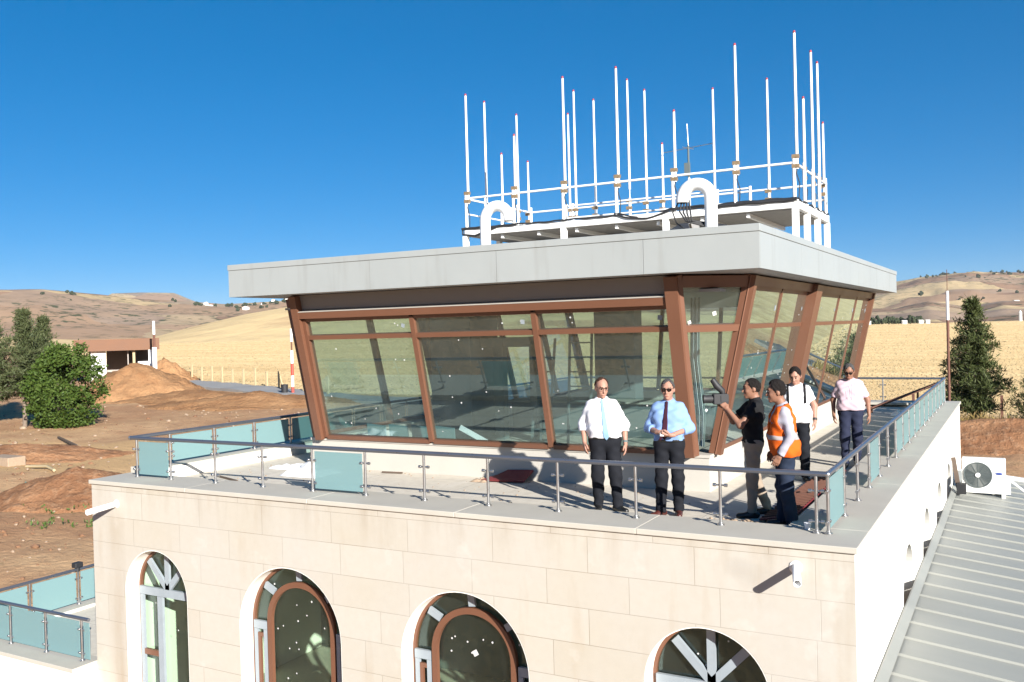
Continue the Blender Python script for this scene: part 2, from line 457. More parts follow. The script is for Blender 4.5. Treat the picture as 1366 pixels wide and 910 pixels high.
def mk_ground():
    m, nt, nd, lk = new_mat('earth_and_stubble_field')
    b = principled(nt, None, 0.95, 0, 0.1)
    g = nt.nodes.new('ShaderNodeNewGeometry'); P = g.outputs['Position']
    sp = nt.nodes.new('ShaderNodeSeparateXYZ'); lk.new(P, sp.inputs[0])
    # field boundary: piecewise line in world x,y
    mr = nt.nodes.new('ShaderNodeMapRange'); mr.inputs['From Min'].default_value = -400; mr.inputs['From Max'].default_value = 300
    lk.new(sp.outputs['X'], mr.inputs['Value'])
    yl = ramp(nt, mr.outputs[0], [((x + 400) / 700, y / 300) for x, y in FIELDLINE])
    d = math_n(nt, 'SUBTRACT', sp.outputs['Y'], math_n(nt, 'MULTIPLY', yl, 300))
    d = math_n(nt, 'ADD', d, math_n(nt, 'MULTIPLY', math_n(nt, 'SUBTRACT', noise_t(nt, P, 0.25, 4), 0.5), 5.0))
    fm = nt.nodes.new('ShaderNodeMapRange'); fm.inputs['From Min'].default_value = 0.0; fm.inputs['From Max'].default_value = 3.0
    lk.new(d, fm.inputs['Value'])
    # dirt
    n1 = noise_t(nt, P, 0.10, 5, 0.6); n2 = noise_t(nt, P, 0.7, 6, 0.65); n3 = noise_t(nt, P, 3.0, 6, 0.7)
    dirt = mixrgb(nt, ramp(nt, n1, [(0.38, 0.0), (0.62, 1.0)]), (0.42, 0.24, 0.128), (0.56, 0.36, 0.195))
    dirt = mixrgb(nt, ramp(nt, n2, [(0.40, 0.0), (0.70, 0.6)]), dirt, (0.33, 0.175, 0.095))
    dirt = mixrgb(nt, ramp(nt, n3, [(0.60, 0.0), (0.72, 0.55)]), dirt, (0.62, 0.45, 0.29))
    # dry weeds in the dirt
    wv = math_n(nt, 'MULTIPLY', ramp(nt, noise_t(nt, P, 0.33, 3), [(0.60, 0.0), (0.72, 1.0)]), ramp(nt, noise_t(nt, P, 5.0, 4), [(0.52, 0.0), (0.62, 0.8)]))
    dirt = mixrgb(nt, wv, dirt, (0.13, 0.115, 0.045))
    # smooth yellowish tan patch worn by vehicles
    tp = nt.nodes.new('ShaderNodeMapping'); tp.vector_type = 'TEXTURE'; tp.inputs['Location'].default_value = (-52, 30, 0); tp.inputs['Rotation'].default_value = (0, 0, R(22)); tp.inputs['Scale'].default_value = (34, 7.5, 100)
    lk.new(P, tp.inputs['Vector'])
    ln = nt.nodes.new('ShaderNodeVectorMath'); ln.operation = 'LENGTH'; lk.new(tp.outputs[0], ln.inputs[0])
    tk = ramp(nt, math_n(nt, 'ADD', ln.outputs['Value'], math_n(nt, 'MULTIPLY', math_n(nt, 'SUBTRACT', noise_t(nt, P, 0.22, 4), 0.5), 0.9)), [(0.70, 1.0), (1.0, 0.0)])
    dirt = mixrgb(nt, math_n(nt, 'MULTIPLY', tk, 0.85), dirt, mixrgb(nt, n2, (0.50, 0.31, 0.145), (0.60, 0.40, 0.20)))
    # stubble
    q = nt.nodes.new('ShaderNodeMapping'); q.inputs['Rotation'].default_value = (0, 0, R(-14)); q.inputs['Scale'].default_value = (0.02, 0.30, 0.3)
    lk.new(P, q.inputs['Vector'])
    s1 = noise_t(nt, q.outputs[0], 1.0, 5, 0.6); s2 = noise_t(nt, P, 0.012, 4); s3 = noise_t(nt, P, 0.9, 5, 0.7)
    fld = mixrgb(nt, ramp(nt, s1, [(0.35, 0.0), (0.68, 1.0)]), (0.66, 0.485, 0.235), (0.80, 0.61, 0.32))
    fld = mixrgb(nt, ramp(nt, s2, [(0.42, 0.0), (0.66, 0.55)]), fld, (0.72, 0.55, 0.28))
    fld = mixrgb(nt, ramp(nt, s3, [(0.50, 0.0), (0.75, 0.35)]), fld, (0.66, 0.49, 0.24))
    nd2 = nt.nodes.new('ShaderNodeMapRange'); nd2.inputs['From Min'].default_value = 60; nd2.inputs['From Max'].default_value = 10
    lk.new(d, nd2.inputs['Value'])
    fld = mixrgb(nt, math_n(nt, 'MULTIPLY', nd2.outputs[0], ramp(nt, noise_t(nt, P, 0.35, 5, 0.7), [(0.42, 0.0), (0.6, 0.75)])), fld, (0.44, 0.29, 0.13))
    c = mixrgb(nt, fm.outputs[0], dirt, fld)
    lk.new(c, b.inputs['Base Color'])
    bump(nt, b, mixrgb(nt, 0.5, n2, n3), 0.8, 0.35)
    return m
M['ground'] = mk_ground()
g = ground_mesh().build('ground', M['ground']); g['kind'] = 'structure'; g['label'] = 'bare reddish earth running out into a straw coloured stubble field'

# hills
L1 = [(-400, 18), (0, 8), (100, 2), (200, 1), (260, 15), (330, 29), (400, 39), (440, 43), (560, 38), (700, 26), (900, 14), (1100, 4), (1200, -6), (2000, -6)]
L2 = [(-600, 50), (0, 63), (60, 62), (130, 56), (190, 50), (250, 46), (300, 42), (390, 45), (440, 46), (560, 40), (760, 26), (950, 20), (1100, 16), (1196, 13), (1240, 20), (1290, 12), (1340, 18), (1500, 15), (2200, 20)]
L3 = [(-600, 20), (90, 36), (135, 48), (150, 57), (190, 58), (235, 57), (262, 46), (330, 30), (2200, 15)]
L4 = [(-600, 5), (700, 5), (1000, 18), (1100, 34), (1196, 46), (1240, 53), (1270, 55), (1300, 56), (1330, 54), (1366, 50), (1500, 44), (1800, 30), (2400, 30)]
def hz(px, r, x, y):
    n = fbm(x, y, 0.0011, 5)
    def lay(L, r0, rl, fall):
        e = lerp(px, L) / FPX * rl + 6
        if r < rl: s = sstep(r0, rl, r) * 0.55 + max(0, min(1, (r - r0) / (rl - r0))) * 0.45
        else: s = 1 - (r - rl) * fall
        return -9 + e * s + (2.47 + 3) * max(0, min(1, s))
    a = lay(L1, 660, 1150, 0.0022); b2 = lay(L2, 1150, 2300, 0.0009)
    c = lay(L3, 4200, 5600, 0.0008); d2 = lay(L4, 1800, 3600, 0.0005)
    gb = abs(fbm(x + 900, y, 0.0026, 4)); ga = fbm(x, y, 0.004, 4)
    b2 -= 22 * gb * sstep(1250, 1700, r) * (1 - sstep(2150, 2350, r)); b2 += 3 * ga * sstep(1200, 1600, r)
    d2 -= 40 * abs(fbm(x, y - 700, 0.0021, 5)) * sstep(1900, 2500, r) * (1 - 0.8 * sstep(3300, 3700, r)); d2 += 6 * ga
    a += 1.5 * ga * sstep(700, 900, r)
    return max(a, b2, c, d2), (0 if a >= max(b2, c, d2) else 1)

def hills_mesh():
    rr = [640]
    while rr[-1] < 6500: rr.append(rr[-1] * 1.0165)
    th = [-62 + 124 * i / 520 for i in range(521)] + [62 + 236 * i / 70 for i in range(1, 70)]
    n = len(th); vs = []; lay = []
    for r in rr:
        for t in th:
            d = dirv(R(t)); x = CAMP.x + d.x * r; y = CAMP.y + d.y * r
            tt = t if t <= 180 else t - 360
            px = 683 + FPX * math.tan(R(max(-62, min(62, tt))))
            z, l = hz(px, r, x, y)
            vs.append((x, y, z)); lay.append(l)
    fs = []
    for i in range(len(rr) - 1):
        for k in range(n):
            k2 = (k + 1) % n
            fs.append((i*n + k, (i+1)*n + k, (i+1)*n + k2, i*n + k2))
    mb = MB(); mb.add(vs, fs, True); return mb, lay

def mk_hills():
    m, nt, nd, lk = new_mat('dry_farmed_hillside')
    b = principled(nt, None, 0.95, 0, 0.05)
    g = nt.nodes.new('ShaderNodeNewGeometry'); P = g.outputs['Position']
    at_ = nt.nodes.new('ShaderNodeAttribute'); at_.attribute_name = 'cover'
    # warp
    wn = nt.nodes.new('ShaderNodeTexNoise'); wn.inputs['Scale'].default_value = 0.004; wn.inputs['Detail'].default_value = 3
    lk.new(P, wn.inputs['Vector'])
    va = nt.nodes.new('ShaderNodeVectorMath'); va.operation = 'MULTIPLY_ADD'
    lk.new(wn.outputs['Color'], va.inputs[0]); va.inputs[1].default_value = (220, 220, 0); lk.new(P, va.inputs[2])
    mp = nt.nodes.new('ShaderNodeMapping'); mp.inputs['Scale'].default_value = (0.0030, 0.0046, 0.0); mp.inputs['Rotation'].default_value = (0, 0, R(25))
    lk.new(va.outputs[0], mp.inputs['Vector'])
    vo = nt.nodes.new('ShaderNodeTexVoronoi'); vo.inputs['Scale'].default_value = 1.0
    lk.new(mp.outputs[0], vo.inputs['Vector'])
    sv = nt.nodes.new('ShaderNodeSeparateColor'); lk.new(vo.outputs['Color'], sv.inputs[0])
    patch = ramp(nt, sv.outputs[0], [(0.0, (0.23, 0.14, 0.09)), (0.28, (0.32, 0.19, 0.115)), (0.48, (0.38, 0.25, 0.155)), (0.66, (0.30, 0.23, 0.175)), (0.80, (0.56, 0.41, 0.215)), (1.0, (0.64, 0.48, 0.255))])
    n1 = noise_t(nt, P, 0.006, 6, 0.65); n2 = noise_t(nt, P, 0.03, 5, 0.7)
    brown = mixrgb(nt, n1, (0.25, 0.165, 0.108), (0.40, 0.28, 0.178))
    c = mixrgb(nt, 0.78, brown, patch)
    gold = mixrgb(nt, ramp(nt, noise_t(nt, P, 0.0045, 4), [(0.54, 0.0), (0.60, 0.8)]), (0.72, 0.53, 0.27), (0.46, 0.29, 0.155))
    c = mixrgb(nt, at_.outputs['Fac'], gold, c)
    c = mixrgb(nt, ramp(nt, n2, [(0.45, 0.0), (0.75, 0.35)]), c, (0.26, 0.17, 0.11))
    # scrub
    sc_ = math_n(nt, 'MULTIPLY', ramp(nt, noise_t(nt, P, 0.05, 3, 0.6), [(0.54, 0.0), (0.62, 0.95)]), ramp(nt, noise_t(nt, P, 0.0032, 4), [(0.44, 0.0), (0.58, 1.0)]))
    sc_ = math_n(nt, 'MULTIPLY', sc_, at_.outputs['Fac'])
    c = mixrgb(nt, sc_, c, (0.065, 0.075, 0.035))
    lk.new(c, b.inputs['Base Color'])
    bump(nt, b, n1, 0.6, 12)
    return m
M['hills'] = mk_hills()
hm, lay = hills_mesh()
ho = hm.build('hills', M['hills']); ho['kind'] = 'structure'; ho['label'] = 'rolling dry farmed hills along the horizon'
ca = ho.data.attributes.new('cover', 'FLOAT', 'POINT'); ca.data.foreach_set('value', [float(v) for v in lay])

# standing stubble: real upright straw clumps, so the field catches the low sun
def stubble():
    rg = np.random.default_rng(4); vs = []; n = 0
    out = []
    for i in range(260000):
        u = rg.random(); r = 72 * (640 / 72) ** u
        x, y = at(rg.uniform(-140, 1500), r)
        if y < lerp(x, FIELDLINE) + 2.0 + 2.0 * rg.random(): continue
        if abs(y - lerp(x, FIELDLINE) - 3) < 6 and rg.random() < .4: continue
        z = gz(x, y); w_ = rg.uniform(.14, .32) * (r / 100) ** .85; h = rg.uniform(.055, .12) * (r / 100) ** .6
        a = R(41) + rg.uniform(-.55, .55); out.append((x, y, z, w_, h, a))
    A = np.array(out); dx = np.cos(A[:,5]) * A[:,3] / 2; dy = np.sin(A[:,5]) * A[:,3] / 2
    V = np.zeros((len(A), 4, 3)); tl = rg.uniform(-.03, .03, (len(A), 2))
    V[:,0] = np.stack([A[:,0]-dx, A[:,1]-dy, A[:,2]-.03], 1); V[:,1] = np.stack([A[:,0]+dx, A[:,1]+dy, A[:,2]-.03], 1)
    V[:,2] = np.stack([A[:,0]+dx+tl[:,0], A[:,1]+dy+tl[:,1], A[:,2]+A[:,4]*rg.uniform(.7, 1.1, len(A))], 1)
    V[:,3] = np.stack([A[:,0]-dx+tl[:,0], A[:,1]-dy+tl[:,1], A[:,2]+A[:,4]*rg.uniform(.7, 1.1, len(A))], 1)
    me = bpy.data.meshes.new('stubble'); me.from_pydata(V.reshape(-1, 3).tolist(), [], np.arange(len(A)*4).reshape(-1, 4).tolist())
    m, nt, nd, lk = new_mat('dry_straw_stubble'); b = principled(nt, None, 0.9, 0, 0.1)
    g = nt.nodes.new('ShaderNodeNewGeometry'); P = g.outputs['Position']
    q = nt.nodes.new('ShaderNodeMapping'); q.inputs['Rotation'].default_value = (0, 0, R(-14)); q.inputs['Scale'].default_value = (0.016, 0.16, 0.3)
    lk.new(P, q.inputs['Vector'])
    c = mixrgb(nt, ramp(nt, noise_t(nt, q.outputs[0], 1.0, 5, 0.6), [(0.36, 0.0), (0.66, 1.0)]), (0.42, 0.318, 0.178), (0.56, 0.44, 0.265))
    c = mixrgb(nt, ramp(nt, noise_t(nt, P, 0.012, 4), [(0.42, 0.0), (0.66, 0.5)]), c, (0.48, 0.375, 0.215))
    c = mixrgb(nt, math_n(nt, 'MULTIPLY', g.outputs['Random Per Island'], 0.14), c, (0.38, 0.28, 0.15))
    lk.new(c, b.inputs['Base Color'])
    tl2 = N(nt, 'ShaderNodeBsdfTranslucent'); lk.new(c, tl2.inputs[0]); mx = N(nt, 'ShaderNodeMixShader'); mx.inputs[0].default_value = 0.4
    ou = [n for n in nt.nodes if n.type == 'OUTPUT_MATERIAL'][0]
    lk.new(b.outputs[0], mx.inputs[1]); lk.new(tl2.outputs[0], mx.inputs[2]); lk.new(mx.outputs[0], ou.inputs[0])
    o = bpy.data.objects.new('stubble', me); COL.objects.link(o); me.materials.append(m)
    o['kind'] = 'stuff'; o['label'] = 'straw stubble standing over the harvested field'
stubble()

# ------------------------------------------------------------------ trees
def leaf_mat(name, c1, c2, c3):
    m, nt, nd, lk = new_mat(name)
    b = principled(nt, None, 0.6, 0, 0.25)
    f = noise_t(nt, objco(nt), 1.1, 3)
    oi = nt.nodes.new('ShaderNodeNewGeometry')
    c = mixrgb(nt, f, c1, c2)
    c = mixrgb(nt, math_n(nt, 'MULTIPLY', oi.outputs['Random Per Island'], 0.6), c, c3)
    lk.new(c, b.inputs['Base Color'])
    tl = N(nt, 'ShaderNodeBsdfTranslucent'); lk.new(c, tl.inputs[0])
    mx = N(nt, 'ShaderNodeMixShader'); mx.inputs[0].default_value = 0.25
    out = [n for n in nt.nodes if n.type == 'OUTPUT_MATERIAL'][0]
    lk.new(b.outputs[0], mx.inputs[1]); lk.new(tl.outputs[0], mx.inputs[2]); lk.new(mx.outputs[0], out.inputs[0])
    return m
M['leaf_bright'] = leaf_mat('bright_green_leaves', (0.034, 0.070, 0.010), (0.062, 0.110, 0.018), (0.105, 0.14, 0.028))
M['leaf_olive'] = leaf_mat('olive_needles', (0.048, 0.070, 0.026), (0.085, 0.108, 0.042), (0.13, 0.135, 0.06))
M['leaf_pine'] = leaf_mat('dark_pine_needles', (0.042, 0.060, 0.018), (0.070, 0.094, 0.028), (0.115, 0.125, 0.045))
M['leaf_far'] = leaf_mat('far_dark_foliage', (0.030, 0.045, 0.022), (0.050, 0.065, 0.030), (0.07, 0.08, 0.04))
M['bark'] = simple('grey_brown_bark', (0.17, 0.13, 0.10), 0.9, 0, 0.3, 3, obj=True)

def leaf_quads(mb, c, n, spread, size, up=0.3, asp=0.6):
    c = Vector(c)
    for _ in range(n):
        o = Vector((random.gauss(0, 1), random.gauss(0, 1), random.gauss(0, 0.8))) * spread
        p = c + o
        t = Vector((random.uniform(-1, 1), random.uniform(-1, 1), random.uniform(-1, 1) + up)).normalized()
        s = t.cross(Vector((random.uniform(-1, 1), random.uniform(-1, 1), random.uniform(-1, 1)))).normalized()
        L = size * random.uniform(0.6, 1.3); W = L * asp
        mb.add([p, p + t * L * 0.5 + s * W * 0.5, p + t * L, p + t * L * 0.5 - s * W * 0.5], [(0, 1, 2, 3)])

def limb(mb, a, b, r0, r1, n=7, wob=0.06, seg=5):
    a = Vector(a); b = Vector(b); L = (b - a).length; pts = []; rs = []
    for i in range(seg + 1):
        t = i / seg; p = a.lerp(b, t)
        if 0 < i < seg: p += Vector((random.uniform(-1, 1), random.uniform(-1, 1), random.uniform(-.5, .5))) * L * wob
        pts.append(p); rs.append(r0 + (r1 - r0) * t)
    mb.tube(pts, rs, n)

def pine(loc, H, W, name, label, mat, seed, group=None, dens=1.0, base=0.16, tuft=0.33, leanx=0.0, ragged=0.25):
    random.seed(seed)
    t = thing(name, loc, label, 'tree', group)
    x, y, z = loc
    tk = MB(); limb(tk, (x, y, z - 0.2), (x + leanx, y, z + H * 0.97), H * 0.020, H * 0.004, 8, 0.006, 8)
    cr = MB()
    k = 0; h = base * H
    while h < H * 0.985:
        f = (h - base * H) / (H * (1 - base))
        Lmax = W / 2 * (1 - f ** 1.25) * (0.72 + 0.28 * min(1, f / 0.16)) + 0.10
        nb = max(4, int((8 - 2 * f) * dens))
        a0 = random.uniform(0, 6.28)
        for i in range(nb):
            an = a0 + 2 * PI * i / nb + random.uniform(-.35, .35)
            L = Lmax * random.uniform(1 - ragged * 1.6, 1 + ragged * 0.7)
            if random.random() < 0.10: L *= 0.5
            hh = h + random.uniform(-.12, .12) * H * 0.06
            st = Vector((x + leanx * h / H, y, z + hh))
            rise = L * random.uniform(0.05, 0.35) * (0.4 + f)
            en = st + Vector((math.cos(an) * L, math.sin(an) * L, rise))
            limb(tk, st, en, 0.028 * (1 - f) + 0.012, 0.008, 4, 0.03, 3)
            nt_ = max(2, int(L / (tuft * 0.62)))
            for j in range(nt_):
                q = (j + 0.9) / nt_
                if q < 0.22: continue
                p = st.lerp(en, q) + Vector((random.gauss(0, .12), random.gauss(0, .12), random.gauss(0.05, .10))) * (0.4 + L * 0.35)
                leaf_quads(cr, p, int(20 * dens), tuft * 0.30, tuft * 0.78, 0.6, 0.19)
        h += H * 0.040 * random.uniform(0.8, 1.25)
    leaf_quads(cr, (x + leanx, y, z + H * 0.985), 24, tuft * 0.3, tuft * 0.7, 1.2, 0.22)
    tk.build('trunk', M['bark'], t); cr.build('crown', mat, t)
    return t

def broadleaf(loc, H, W, name, label, mat, seed, group=None, clumps=330, per=42, size=0.30, trunk_h=0.18, flat=1.0, lift=0.5):
    random.seed(seed)
    t = thing(name, loc, label, 'tree', group)
    x, y, z = loc
    tk = MB(); cr = MB()
    limb(tk, (x, y, z - 0.3), (x, y, z + H * 0.45), H * 0.022, H * 0.012, 8, 0.02)
    cz = z + H * (trunk_h + (1 - trunk_h) * lift); rz = H * (1 - trunk_h) * 0.5
    for i in range(9):
        an = i * 0.7 + random.uniform(0, .5)
        limb(tk, (x, y, z + H * random.uniform(0.15, 0.4)), (x + math.cos(an) * W * 0.33, y + math.sin(an) * W * 0.33, cz + random.uniform(-.2, .6) * rz), 0.08, 0.02, 5, 0.05)
    lob = []
    for i in range(16):
        v = Vector((random.gauss(0, 1), random.gauss(0, 1), random.gauss(0, 1))).normalized()
        lob.append((v, random.uniform(0.06, 0.36)))
    for i in range(clumps):
        v = Vector((random.gauss(0, 1), random.gauss(0, 1), random.gauss(0, 1))).normalized()
        rad = 0.84 + sum(a * max(0, v.dot(l) * 3.2 - 2.2) for l, a in lob)
        rad *= random.uniform(0.55, 1.0) ** 0.45
        sx = W / 2 * (1.0 if v.z > -0.2 else 1.0)
        p = (x + v.x * sx * rad, y + v.y * sx * rad, cz + v.z * rz * rad)
        if p[2] < z + 0.25: continue
        leaf_quads(cr, p, per, 0.046 * W, size, 0.15, 0.62)
    tk.build('trunk', M['bark'], t); cr.build('crown', mat, t)
    return t

x, y = at(76, 87); broadleaf((x, y, gz(x, y) - 0.2), 6.8, 5.0, 'broadleaf_tree', 'dense round bright green tree with leaves down to the ground, before the olive pines', M['leaf_bright'], 3, clumps=430, per=46, size=0.27, trunk_h=0.02)
x, y = at(30, 89.5); pine((x, y, gz(x, y)), 9.9, 4.6, 'pine_tree', 'thin olive green pine with a bare pale trunk, left of the round bright tree', M['leaf_olive'], 11, base=0.30, tuft=0.5, dens=1.3, ragged=0.5, leanx=0.3)
x, y = at(-12, 92); pine((x, y, gz(x, y)), 9.6, 6.0, 'pine_tree', 'olive green pine cut by the left edge of the view', M['leaf_olive'], 12, base=0.22, tuft=0.5, dens=1.3, ragged=0.45)
x, y = at(58, 96); pine((x, y, gz(x, y)), 9.4, 4.0, 'pine_tree', 'olive green pine whose ragged top shows just above the round bright tree', M['leaf_olive'], 13, base=0.25, tuft=0.5, dens=1.3, ragged=0.45)
x, y = at(1298, 68); pine((x, y, -5.15), 8.8, 4.5, 'pine_tree', 'dark green full pine standing alone beyond the far right corner of the terrace', M['leaf_pine'], 21, base=0.15, tuft=0.46, dens=1.3, ragged=0.30)
x, y = at(1390, 66); pine((x, y, -5.2), 5.2, 3.4, 'pine_tree', 'small dark pine at the right edge of the view', M['leaf_pine'], 22, base=0.12, tuft=0.36)
# thin summer haze, so the far hills pale a little
hz_m, hnt, hnd, hlk = new_mat('summer_haze')
pv = hnt.nodes.new('ShaderNodeVolumePrincipled'); pv.inputs['Color'].default_value = (0.80, 0.88, 1.0, 1); pv.inputs['Density'].default_value = 0.00003; pv.inputs['Anisotropy'].default_value = 0.0
ho_ = hnt.nodes.new('ShaderNodeOutputMaterial'); hlk.new(pv.outputs[0], ho_.inputs['Volume'])
hb = MB(); hb.box((-6900, -6900, -60), (6900, 6900, 320)); hb = hb.build('haze', hz_m); hb['kind'] = 'stuff'; hb['label'] = 'thin summer haze over the fields and hills'
# ------------------------------------------------------------------ far things: trees and houses on the hills
random.seed(5)
def hill_z(px, r):
    x, y = at(px, r); return x, y, hz(px, r, x, y)[0]
def far_tree_proto(seed, lab, grp, s):
    random.seed(seed)
    t = thing('far_tree', (0, 0, 0), lab, 'tree', grp)
    cr = MB(); tk = MB(); tk.tube([(0, 0, -1), (0, 0, s * 0.5)], [s * 0.05, s * 0.03], 6)
    for i in range(26):
        v = Vector((random.gauss(0, 1), random.gauss(0, 1), random.gauss(0, .8))).normalized()
        cr.ball((v.x * s * .42, v.y * s * .42, s * .55 + v.z * s * .4), s * random.uniform(.13, .24), 1, 0.3)
    tk.build('trunk', M['bark'], t, local=True); cr.build('crown', M['leaf_far'], t, local=True)
    return t
def scatter_trees(seed, lab, grp, s, spots):
    p = None
    for (x, y, z, k) in spots:
        if p is None: p = far_tree_proto(seed, lab, grp, s); o = p
        else: o = tree_copy(p)
        o.location = (x, y, z); o.scale = (k * random.uniform(.8, 1.3), k, k * random.uniform(.7, 1.2)); o.rotation_euler.z = random.uniform(0, 6)
sp = []
for i in range(26):
    px = 1152 + 3.0 * i + random.uniform(-1, 1); r = random.uniform(760, 800)
    x, y = at(px, r); sp.append((x, y, -1.6, random.uniform(.8, 1.15)))
scatter_trees(1, 'dark green tree in the long windbreak row behind the stubble field on the right', 'trees in the windbreak row', 5.2, sp)
sp = []
for i in range(34):
    px = random.uniform(262, 420); x, y, z = hill_z(px, random.uniform(1900, 2280)); sp.append((x, y, z - 0.6, random.uniform(.5, 1.2)))
scatter_trees(2, 'small dark tree scattered on the skyline ridge left of the control room', 'trees on the left ridge', 8.0, sp)
sp = []
for i in range(64):
    px = random.uniform(1228, 1400) if i < 48 else random.uniform(1196, 1420); r = random.uniform(3330, 3600) if i < 48 else random.uniform(2300, 3300); x, y, z = hill_z(px, r); sp.append((x, y, z - 1, random.uniform(.5, 1.3)))
scatter_trees(3, 'small dark tree dotted over the high hill on the right', 'trees on the right hill', 9.5, sp)
sp = []
for i in range(10):
    px = random.choice((96, 104, 60, 230, 238, 150, 30)) + random.uniform(-4, 4); x, y, z = hill_z(px, random.uniform(2000, 2280)); sp.append((x, y, z - .5, random.uniform(.5, 1)))
scatter_trees(4, 'small dark tree on the brown hills above the unfinished hut', 'trees on the brown hills', 8.0, sp)

def far_house(loc, wd, dp, h, rz, lab, roofm):
    t = thing('far_house', loc, lab, 'house', 'houses on the hills', rz)
    b = MB(); b.box((-wd/2, -dp/2, -2), (wd/2, dp/2, h)); b.build('wall', M['hutwhite'], t, local=True)
    r_ = MB(); r_.prism([(-wd/2-.4, -dp/2-.4, h+.01), (-wd/2-.4, dp/2+.4, h+.01), (-wd/2-.4, 0, h + dp*.28)], (wd+.8, 0, 0)); r_.build('roof', roofm, t, local=True)
    for sx in (-1, 1):
        wn = MB(); wn.box((sx*wd*.25-wd*.07, -dp/2-.06, h*.35), (sx*wd*.25+wd*.07, -dp/2+.05, h*.7)); wn.build('window', M['dark'], t, local=True)
M['tile'] = simple('far_red_tile', (0.34, 0.16, 0.10), 0.9)
M['palroof'] = simple('far_pale_roof', (0.62, 0.58, 0.52), 0.9)
hs = [(276, 2200, 10, 8, 4.5, 'palroof', 'white house on the left skyline ridge, nearest the mesa'),
      (283, 2180, 8, 7, 4, 'tile', 'small tiled white house beside the first ridge house'),
      (330, 1950, 15, 9, 5, 'palroof', 'largest white house on the left ridge slope'),
      (352, 2200, 9, 8, 4, 'tile', 'white house right of the largest ridge house, tiled roof'),
      (366, 2240, 12, 8, 6, 'palroof', 'long pale house on the skyline near the roof overhang'),
      (384, 2250, 9, 8, 6, 'tile', 'tiled house on the skyline right under the roof overhang')]
for px, r, a, b_, h, rm, lab in hs:
    x, y, z = hill_z(px, r); far_house((x, y, z - 0.3), a, b_, h, 0.4 + px * 0.1, lab, M[rm])
for px, r, a, h, lab in [(1158, 735, 4.2, 1.9, 'low white house at the foot of the right hill, left end of the windbreak'), (1207, 738, 3.2, 1.8, 'white house at the foot of the right hill beside the windbreak'), (1229, 742, 2.8, 1.8, 'white house right of the windbreak end'), (1238, 745, 2.6, 1.8, 'rightmost small white house at the field edge')]:
    x, y = at(px, r); far_house((x, y, -1.2), a, 2.6, h, 0.5, lab, M['palroof'])
x, y, z = hill_z(1357, 2450); far_house((x, y, z), 12, 9, 7, 0.6, 'lone white house high on the right hill', M['palroof'])
# water tower speck under the right hill
x, y = at(1362, 740)
t = thing('silo', (x, y, -1.4), 'slim white silo at the far edge of the field on the right', 'silo')
b = MB(); b.tube([(x, y, -1.6), (x, y, 4.6)], [1.1, 1.0], 14); b.build('silo_body', M['hutwhite'], t)
b = MB(); b.tube([(x, y, 4.6), (x, y, 6.2)], [1.05, 0.15], 14); b.build('silo_cone', M['hutwhite'], t)

# ------------------------------------------------------------------ middle distance, left
# unfinished hut
hx, hy = at(158, 146); hd = dirv(px_th(158)); ha = math.atan2(hd.y, hd.x) - PI / 2
hzv = gz(hx, hy) - 0.4
hut = thing('unfinished_hut', (hx, hy, hzv), 'unfinished flat roofed hut with brown fascia, white walls and a dark open front', 'hut', rz=ha)
def hbox(lst, name, mat):
    b = MB()
    for lo, hi in lst: b.box(lo, hi)
    return b.build(name, mat, hut, local=True)
hbox([((-5.9, -1.0, 5.3), (5.6, 8.2, 7.0))], 'roof', M['hutbrown'])
hbox([((-3.7, 0, -1), (-1.7, 0.3, 5.29))], 'white_wall', M['hutwhite'])
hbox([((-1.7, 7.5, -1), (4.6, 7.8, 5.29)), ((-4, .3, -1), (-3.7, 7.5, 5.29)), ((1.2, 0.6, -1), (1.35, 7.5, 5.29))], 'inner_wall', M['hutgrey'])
hbox([((1.9, 0, -1), (2.25, .35, 5.29))], 'pillar', M['tan_post'])
b = MB(); b.prism([(-0.4, -.3, -1), (4.0, -.3, -1), (4.0, -.3, 3.6), (2.6, -.3, 3.6), (2.6, -.3, 2.3), (1.0, -.3, 2.3), (1.0, -.3, 1.4), (-.4, -.3, 1.4)], (0, .28, 0)); b.build('stepped_wall', M['hutwhite'], hut, local=True)
hbox([((4.05, -1.0, -1), (4.45, -.5, 5.29))], 'pillar', M['hutwhite'])
hbox([((4.46, -.6, -1), (5.2, 7.0, 5.29))], 'side_wall', M['hutwhite'])

def mast(px, r, segs, rad, lab, name='striped_mast', zb=None, dx=0):
    x, y = at(px, r); z0 = gz(x, y) if zb is None else zb
    t = thing(name, (x, y, z0), lab, 'mast')
    for (a, b_, m, rr) in segs:
        q = MB(); q.tube([(x, y, z0 + a), (x, y, z0 + b_)], rr * rad, 10)
        q.build('pole_section', M[m], t)
    q = MB(); q.box((x - .25, y - .25, z0 - .3), (x + .25, y + .25, z0 + .08)); q.build('footing', M['kerb'], t)
    return t
mast(389, 108, [(0, 1.0, 'mast_red', 1), (1.0, 2.3, 'mast_white', 1), (2.3, 3.7, 'mast_red', 1), (3.7, 5.2, 'mast_white', 1), (5.2, 6.2, 'rust', .5), (6.2, 7.7, 'mast_white', .9)], 0.17, 'red and white banded mast standing beyond the dirt left of the control room')
mast(206, 138, [(0, 5.2, 'mast_white', 1.6), (5.2, 7.0, 'rust', .8), (7.0, 8.9, 'mast_white', .9)], 0.2, 'white mast with a dark band against the right end of the unfinished hut')
mast(1265, 66, [(0, 6.6, 'rust', 1), (6.6, 7.3, 'rust', 1.05), (7.3, 9.2, 'mast_white', 1.1), (9.2, 10.6, 'rust', .25)], 0.085, 'rusty brown mast with a white top beside the lone dark pine', zb=-5.0)

